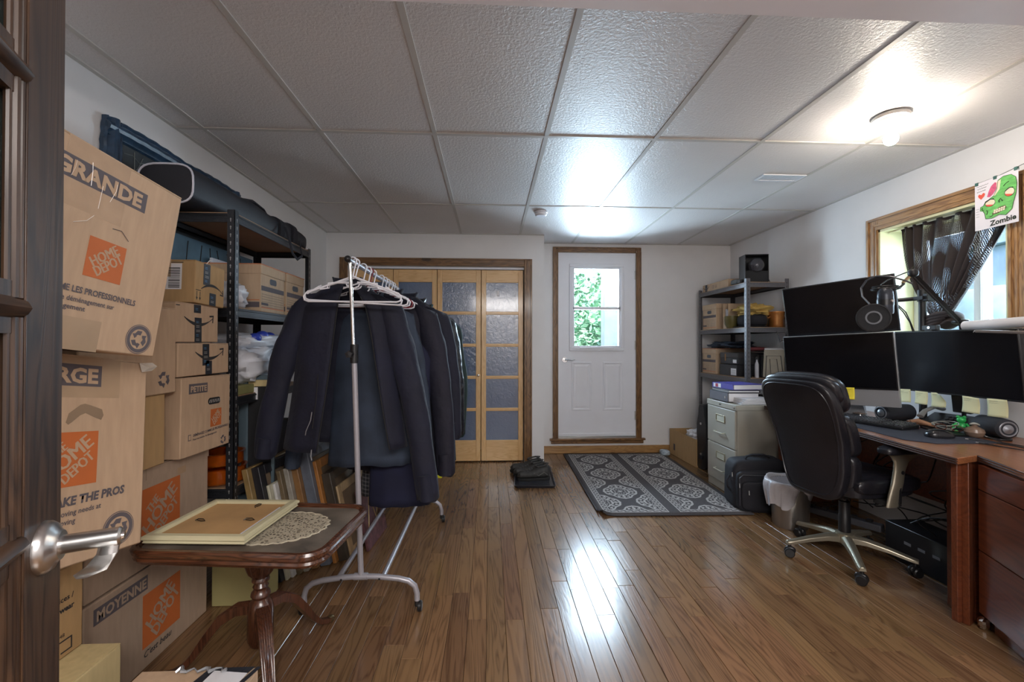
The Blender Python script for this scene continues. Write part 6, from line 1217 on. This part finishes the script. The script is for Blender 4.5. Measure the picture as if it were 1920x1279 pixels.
t = thing('note_pad', 'pale note block beside the keyboard', 'notepad', (2.30, 2.84, DZ+.001), R(-10)); m = M(); m.box(-.04, .04, -.04, .04, 0, .012); m.o('pad', NOTE, t, bevel=.001)
# ---------------------------------------------------------------- curtain, garland drawing
cm_, nt, b = nmat('sheer_curtain'); b.inputs['Base Color'].default_value = (.028, .019, .018, 1); b.inputs['Roughness'].default_value = .85; vec = coords(nt)
sx_ = nt.nodes.new('ShaderNodeSeparateXYZ'); nt.links.new(vec, sx_.inputs[0]); YY = V(nt, sx_.outputs[1]); ZZ = V(nt, sx_.outputs[2]); nn = noi(nt, vec, 30, 2)
hole = ((YY*210+nn*2).frac().lt(.5))*((ZZ*150+nn*2).frac().lt(.6))*(noi(nt, coords(nt, scale=(1, 1, .35)), 9, 1)*8-3.9).m('MINIMUM', 1).m('MAXIMUM', .02)
nt.links.new((hole*-.85+1).k, b.inputs['Alpha']); CURT = cm_
CURS = mat('dark_curtain', (.040, .028, .027), .85, var=.2, bump=.3, bs=300)
ct = thing('curtain', 'dark brown sheer curtain gathered and tied at its foot in the window', 'curtain', (0, 0, 0))
m = M(); NX, NZ = 110, 36; g_ = []
for j in range(NZ+1):
    s_ = j/NZ; z = 2.025-.66*s_; cy_ = 2.625-.06*s_; hwid = (.365)*(1-s_)**.75*(1+.0*s_)+.045; yl = cy_+.03+.245*(1-s_**2.6)-.02*s_; yr = cy_-((.395)*(1-s_)**.95+.03)
    for i in range(NX+1):
        u_ = i/NX; y = yl+(yr-yl)*u_; y = max(y, WY0+.02) if s_ < .9 else y
        fold = (.014+.012*s_)*math.sin(u_*58+3*math.sin(u_*7))*(1-.3*s_); g_.append((RX+.055-.09*s_**1.5+fold, y, z+.008*math.sin(u_*40)*(1-s_)))
m.add(g_, [(j*(NX+1)+i, j*(NX+1)+i+1, (j+1)*(NX+1)+i+1, (j+1)*(NX+1)+i) for j in range(NZ) for i in range(NX)]); m.o('sheer_panel', CURT, ct, ang=180)
m = M(); m.tube([(RX+.05, WY1-.02, 2.022), (RX+.05, WY0+.02, 2.022)], .006, 8); m.o('rod', mat('cream_rod', (.6, .55, .4), .5), ct)
m = M(); m.loft([[(g_[j*(NX+1)+i][0]-.004, g_[j*(NX+1)+i][1], g_[j*(NX+1)+i][2]+.012*(1-j)) for i in range(NX+1)] for j in (0, 1)], cap=False, closed=False); m.o('heading', CURS, ct, ang=180)
m = M(); m.sup((RX-.08, 2.49, 1.372), (.055, .10, .050), .8, .8, 30, 16, lambda x, y, z: (x*(1+.12*math.sin(z*160+y*40)), y, z+.006*math.sin(y*80))); m.o('gathered_end', CURS, ct)
for k in range(4): m = M(); m.tube([(RX-.125, 2.40+.02*k, 1.415-.016*k), (RX-.145, 2.50, 1.395-.018*k+.006), (RX-.12, 2.585, 1.385-.02*k)], .012, 8); m.o('fold_roll', CURS, ct)
gl_ = thing('string_garland', 'thin dark string pinned along the window head holding the drawing', 'string', (0, 0, 0)); m = M(); m.tube([(RX-.05, 2.345, 2.125), (RX-.05, 2.24, 2.13), (RX-.05, 2.12, 2.150), (RX-.05, 1.95, 2.17)], .0016, 5); m.o('string', mat('green_string', (.05, .08, .06), .8), gl_)
for y, z in ((2.335, 2.122), (2.245, 2.128), (2.15, 2.14)): m = M(); m.box(RX-.056, RX-.044, y-.008, y+.008, z-.010, z+.008); m.o('clip', mat('teal_clip', (.05, .14, .12), .5), gl_, bevel=.002)
dw = thing('childs_drawing', "child's marker drawing of a green zombie face, hanging over the curtain", 'drawing', matrix=frame((RX-.052, 2.345, 1.862), -90))
m = M(); PW_, PH_ = .205, .262; m.add([(0, 0, 0), (PW_, -.0, .0), (PW_, 0, PH_+.012), (0, 0, PH_)], [(0, 1, 2, 3)]); m.o('paper', mat('drawing_paper', (.80, .76, .80), .7, var=.01), dw, smooth=False, solid=.0006)
GZ = mat('marker_green', (.16, .52, .13), .8, var=.3, vs=25, st=(1, 1, 3)); RZ_ = mat('marker_red', (.75, .10, .06), .8, var=.1); PK = mat('marker_pink', (.62, .10, .20), .8, var=.3, vs=60); MK = mat('marker_black', (.02, .03, .02), .8); YW = mat('marker_cream', (.82, .74, .55), .8, var=.03)
hp = [(.055, .055), (.085, .05), (.12, .06), (.15, .05), (.178, .075), (.185, .11), (.196, .15), (.20, .20), (.195, .235), (.175, .255), (.14, .258), (.115, .245), (.11, .20), (.095, .17), (.07, .155), (.055, .15), (.045, .13), (.03, .125), (.028, .105), (.042, .10), (.05, .085)]
poly('green_head', dw, GZ, hp, -.0015)
m = M(); m.tube([(x, -.0026, z) for x, z in hp+hp[:1]], .0009, 5, False); m.o('ink_outline', MK, dw)
poly('pink_brain', dw, PK, [(.062, .172), (.07, .20), (.082, .225), (.10, .24), (.108, .235), (.108, .205), (.09, .18), (.075, .168)], -.0022)
poly('cream_skull', dw, YW, [(.108, .24), (.108, .195), (.092, .172), (.10, .168), (.122, .195), (.128, .245)], -.0024)
for cx_, cz_, rx_, rz_ in ((.078, .135, .024, .019), (.168, .165, .022, .022)):
    poly('eye_white', dw, YW, [(cx_+rx_*math.cos(a), cz_+rz_*math.sin(a)) for a in [2*PI*k/20 for k in range(20)]], -.0026)
    poly('red_lid', dw, RZ_, [(cx_+rx_*math.cos(a), cz_+rz_*math.sin(a)) for a in [PI*1.05+PI*.7*k/10 for k in range(11)]], -.0032)
    m = M(); m.tube([(cx_+rx_*math.cos(a), -.0034, cz_+rz_*math.sin(a)) for a in [2*PI*k/20 for k in range(21)]], .0007, 5, False); m.tube([(cx_-rx_*.9, -.0034, cz_+rz_*.5), (cx_, -.0034, cz_+rz_*1.05), (cx_+rx_*.7, -.0034, cz_+rz_*.9)], .0022, 5); m.o('ink_line', MK, dw)
poly('mouth', dw, mat('marker_dark', (.10, .02, .02), .8), [(.085, .068), (.095, .088), (.12, .10), (.148, .102), (.152, .090), (.14, .078), (.115, .070)], -.0026)
for k in range(5): poly('tooth', dw, YW, [(.093+.011*k, .073+.001*k), (.102+.011*k, .073+.0012*k), (.102+.011*k, .083+.0012*k), (.093+.011*k, .083+.001*k)], -.0032); poly('tooth', dw, YW, [(.095+.011*k, .084+.0012*k), (.104+.011*k, .084+.0014*k), (.104+.011*k, .093+.0014*k), (.095+.011*k, .093+.0012*k)], -.0032)
m = M()
for p in ([(.12, .125), (.118, .135), (.128, .145)], [(.135, .128), (.13, .14)], [(.14, .205), (.15, .215), (.165, .222)], [(.04, .12), (.036, .11), (.044, .105)], [(.06, .075), (.065, .09), (.06, .10)], [(.075, .06), (.09, .064)]): m.tube([(x, -.003, z) for x, z in p], .0016, 5)
m.o('ink_line', MK, dw)
poly('heart', dw, RZ_, [(.032, .168), (.020, .182), (.017, .193), (.024, .199), (.033, .193), (.044, .202), (.052, .195), (.048, .182)], -.0015)
txt('lettering', 'Zombie', .038, MK, dw, (.075, -.0015, .010), 4, .0012, .1)
for k_, (x_, w_, z_) in enumerate(((.010, .058, .242), (.014, .045, .228), (.012, .042, .213))): m = M(); m.tube([(x_+w_*q/22, -.0012, z_+.0035*math.sin(q*2.1+k_)*math.sin(q*.9+1)+.05*w_*q/22) for q in range(23)], .0007, 4); m.o('handwriting', MK, dw)
for k in range(4): m = M(); m.tube([(.006+.0018*q, -.001, .118-.014*k+.001*math.sin(q*2+k)) for q in range(10)], .0006, 4); m.o('handwriting', MK, dw)
# ---------------------------------------------------------------- office chair
CHL = mat('chair_leather', (.013, .013, .018), .32, var=.2, vs=6, bump=.35, bs=140, bd=.002); CHM = mat('champagne_metal', (.34, .31, .24), .32, .7, var=.05)
ch = thing('office_chair', 'black leather executive office chair with champagne metal arms and base at the desk', 'chair', (2.03, 2.45, 0), R(10))
for k, a in enumerate((-126, -54, 18, 90, 162)):
    A = R(a); m = M(); rg = []
    for d, wd, z, hh in ((.03, .030, .125, .045), (.10, .026, .125, .036), (.20, .021, .108, .028), (.285, .019, .088, .024), (.315, .017, .083, .022)):
        rg.append([(d, -wd, z-hh/2), (d, wd, z-hh/2), (d, wd*.9, z+hh*.2), (d, wd*.35, z+hh/2), (d, -wd*.35, z+hh/2), (d, -wd*.9, z+hh*.2)])
    m.loft(rg); m.T(Matrix.Rotation(A, 4, 'Z')); leg_ = m.o('leg', CHM, ch, bevel=.003)
    c = Vector((.30*math.cos(A), .30*math.sin(A), 0)); m = M()
    for s_ in (-1, 1): m.lathe([(0, -.010), (.022, -.010), (.0265, -.005), (.0265, .005), (.022, .010), (0, .010)], 20, (s_*.016, .0, .027), 'x')
    m.tube([(0, 0, .03), (0, 0, .078)], .009, 10); m.sup((0, .004, .040), (.012, .028, .020), .8, .8, 14, 8)
    m.T(Matrix.Translation(c) @ Matrix.Rotation(R(30+50*k), 4, 'Z')); m.o('caster', BLACK, ch)
m = M(); m.lathe([(0, .095), (.045, .098), (.048, .11), (.045, .150), (.030, .158), (0, .158)], 28); m.o('hub', CHM, ch)
m = M(); m.lathe([(.030, .15), (.030, .25), (.0275, .255), (.0275, .33), (.018, .335), (.018, .40)], 24); m.o('gas_cylinder', BLACK, ch)
m = M(); m.box(-.11, .09, -.09, .09, .375, .41); m.o('tilt_mechanism', BMAT, ch, bevel=.006)
m = M(); m.sup((.02, 0, .452), (.215, .235, .040), .35, .35, 40, 14); m.o('seat_base', CHL, ch)
for x, rx_ in ((-.05, .14), (.13, .13)): m = M(); m.sup((x, 0, .487), (rx_, .225, .038), .5, .35, 36, 14); m.o('seat_cushion', CHL, ch)
for s_ in (-1, 1): m = M(); m.sup((.03, s_*.215, .485), (.21, .035, .040), .5, .6, 28, 12); m.o('seat_bolster', CHL, ch)
# backrest: outer shell and layered cushions, leaning back
def backpad(x0, yw, z0, z1, th, name, n=26, bulge=.0, taper=1.0, e=.45, m_=CHL):
    m = M(); rg = []; zc = (z0+z1)/2; hz_ = (z1-z0)/2
    def wf(x, y, z):
        s_ = (z+hz_)/(2*hz_); w_ = 1-(1-taper)*(1-s_)**1.5; lean = -.16*(z+zc-.40); curve = .30*y*y*1.0; lum = .035*math.sin((z+zc-.36)*6.2)
        return (x*1.0+lean+curve+lum, y*w_, z)
    m.sup((x0, 0, zc), (th/2, yw/2, hz_), e, e, 40, 26, wf); return m.o(name, m_, ch)
backpad(-.235, .49, .385, 1.035, .075, 'back_shell', taper=.72, e=.38)
backpad(-.180, .45, .43, .66, .085, 'lumbar_cushion', taper=.86)
backpad(-.175, .47, .62, .88, .090, 'back_cushion', taper=.96)
backpad(-.155, .45, .85, 1.075, .105, 'head_cushion', taper=1, e=.6)
backpad(-.195, .465, .90, 1.062, .085, 'head_roll', taper=1, e=.6)
def bk(y, z, off): 
    zz = z; lean = -.16*(zz-.40); lum = .035*math.sin((zz-.36)*6.2); return (-.235+off+lean+.30*y*y+lum, y, zz)
m = M(); pts = []
for k in range(49):
    a = 2*PI*k/48; zz = .71+.300*math.copysign(abs(math.sin(a))**.45, math.sin(a)); s_ = (zz-.385)/.65; w_ = 1-.28*(1-s_)**1.5; pts.append(bk(.222*w_*math.copysign(abs(math.cos(a))**.42, math.cos(a)), zz, -.030))
m.tube(pts, .0045, 6, False); m.o('piping', CHL, ch)
for s_ in (-1, 1):
    m = M(); rg = []
    for x, z, w1, w2 in ((-.035, .40, .038, .014), (-.02, .46, .038, .016), (.00, .52, .036, .017), (.012, .58, .035, .016), (.025, .625, .045, .016), (.045, .655, .085, .020), (.045, .675, .12, .026)):
        rg.append([(x+w1*math.cos(a), s_*.285+w2*math.sin(a), z) for a in [2*PI*k/20 for k in range(20)]])
    m.loft(rg); arm_ = m.o('arm_post', CHM, ch)
    m = M(); m.sup((.035, s_*.285, .690), (.135, .045, .023), .6, .5, 32, 12, lambda x, y, z: (x, y, z-.25*x*x)); m.o('arm_pad', CHL, arm_)
    m = M(); m.box(-.012, .008, s_*.285-.0155*1.05, s_*.285+.0155*1.05, .415, .50); m.o('arm_slot', BLACK, arm_, bevel=.003)
    m = M(); m.tube([(.014, s_*.285-.018, .575), (.014, s_*.285+.018, .575)], .010, 14); m.o('arm_button', BLACK, arm_)
    m = M(); m.box(-.05, .03, s_*.20, s_*.285, .395, .42); m.o('arm_bracket', BMAT, arm_, bevel=.004)
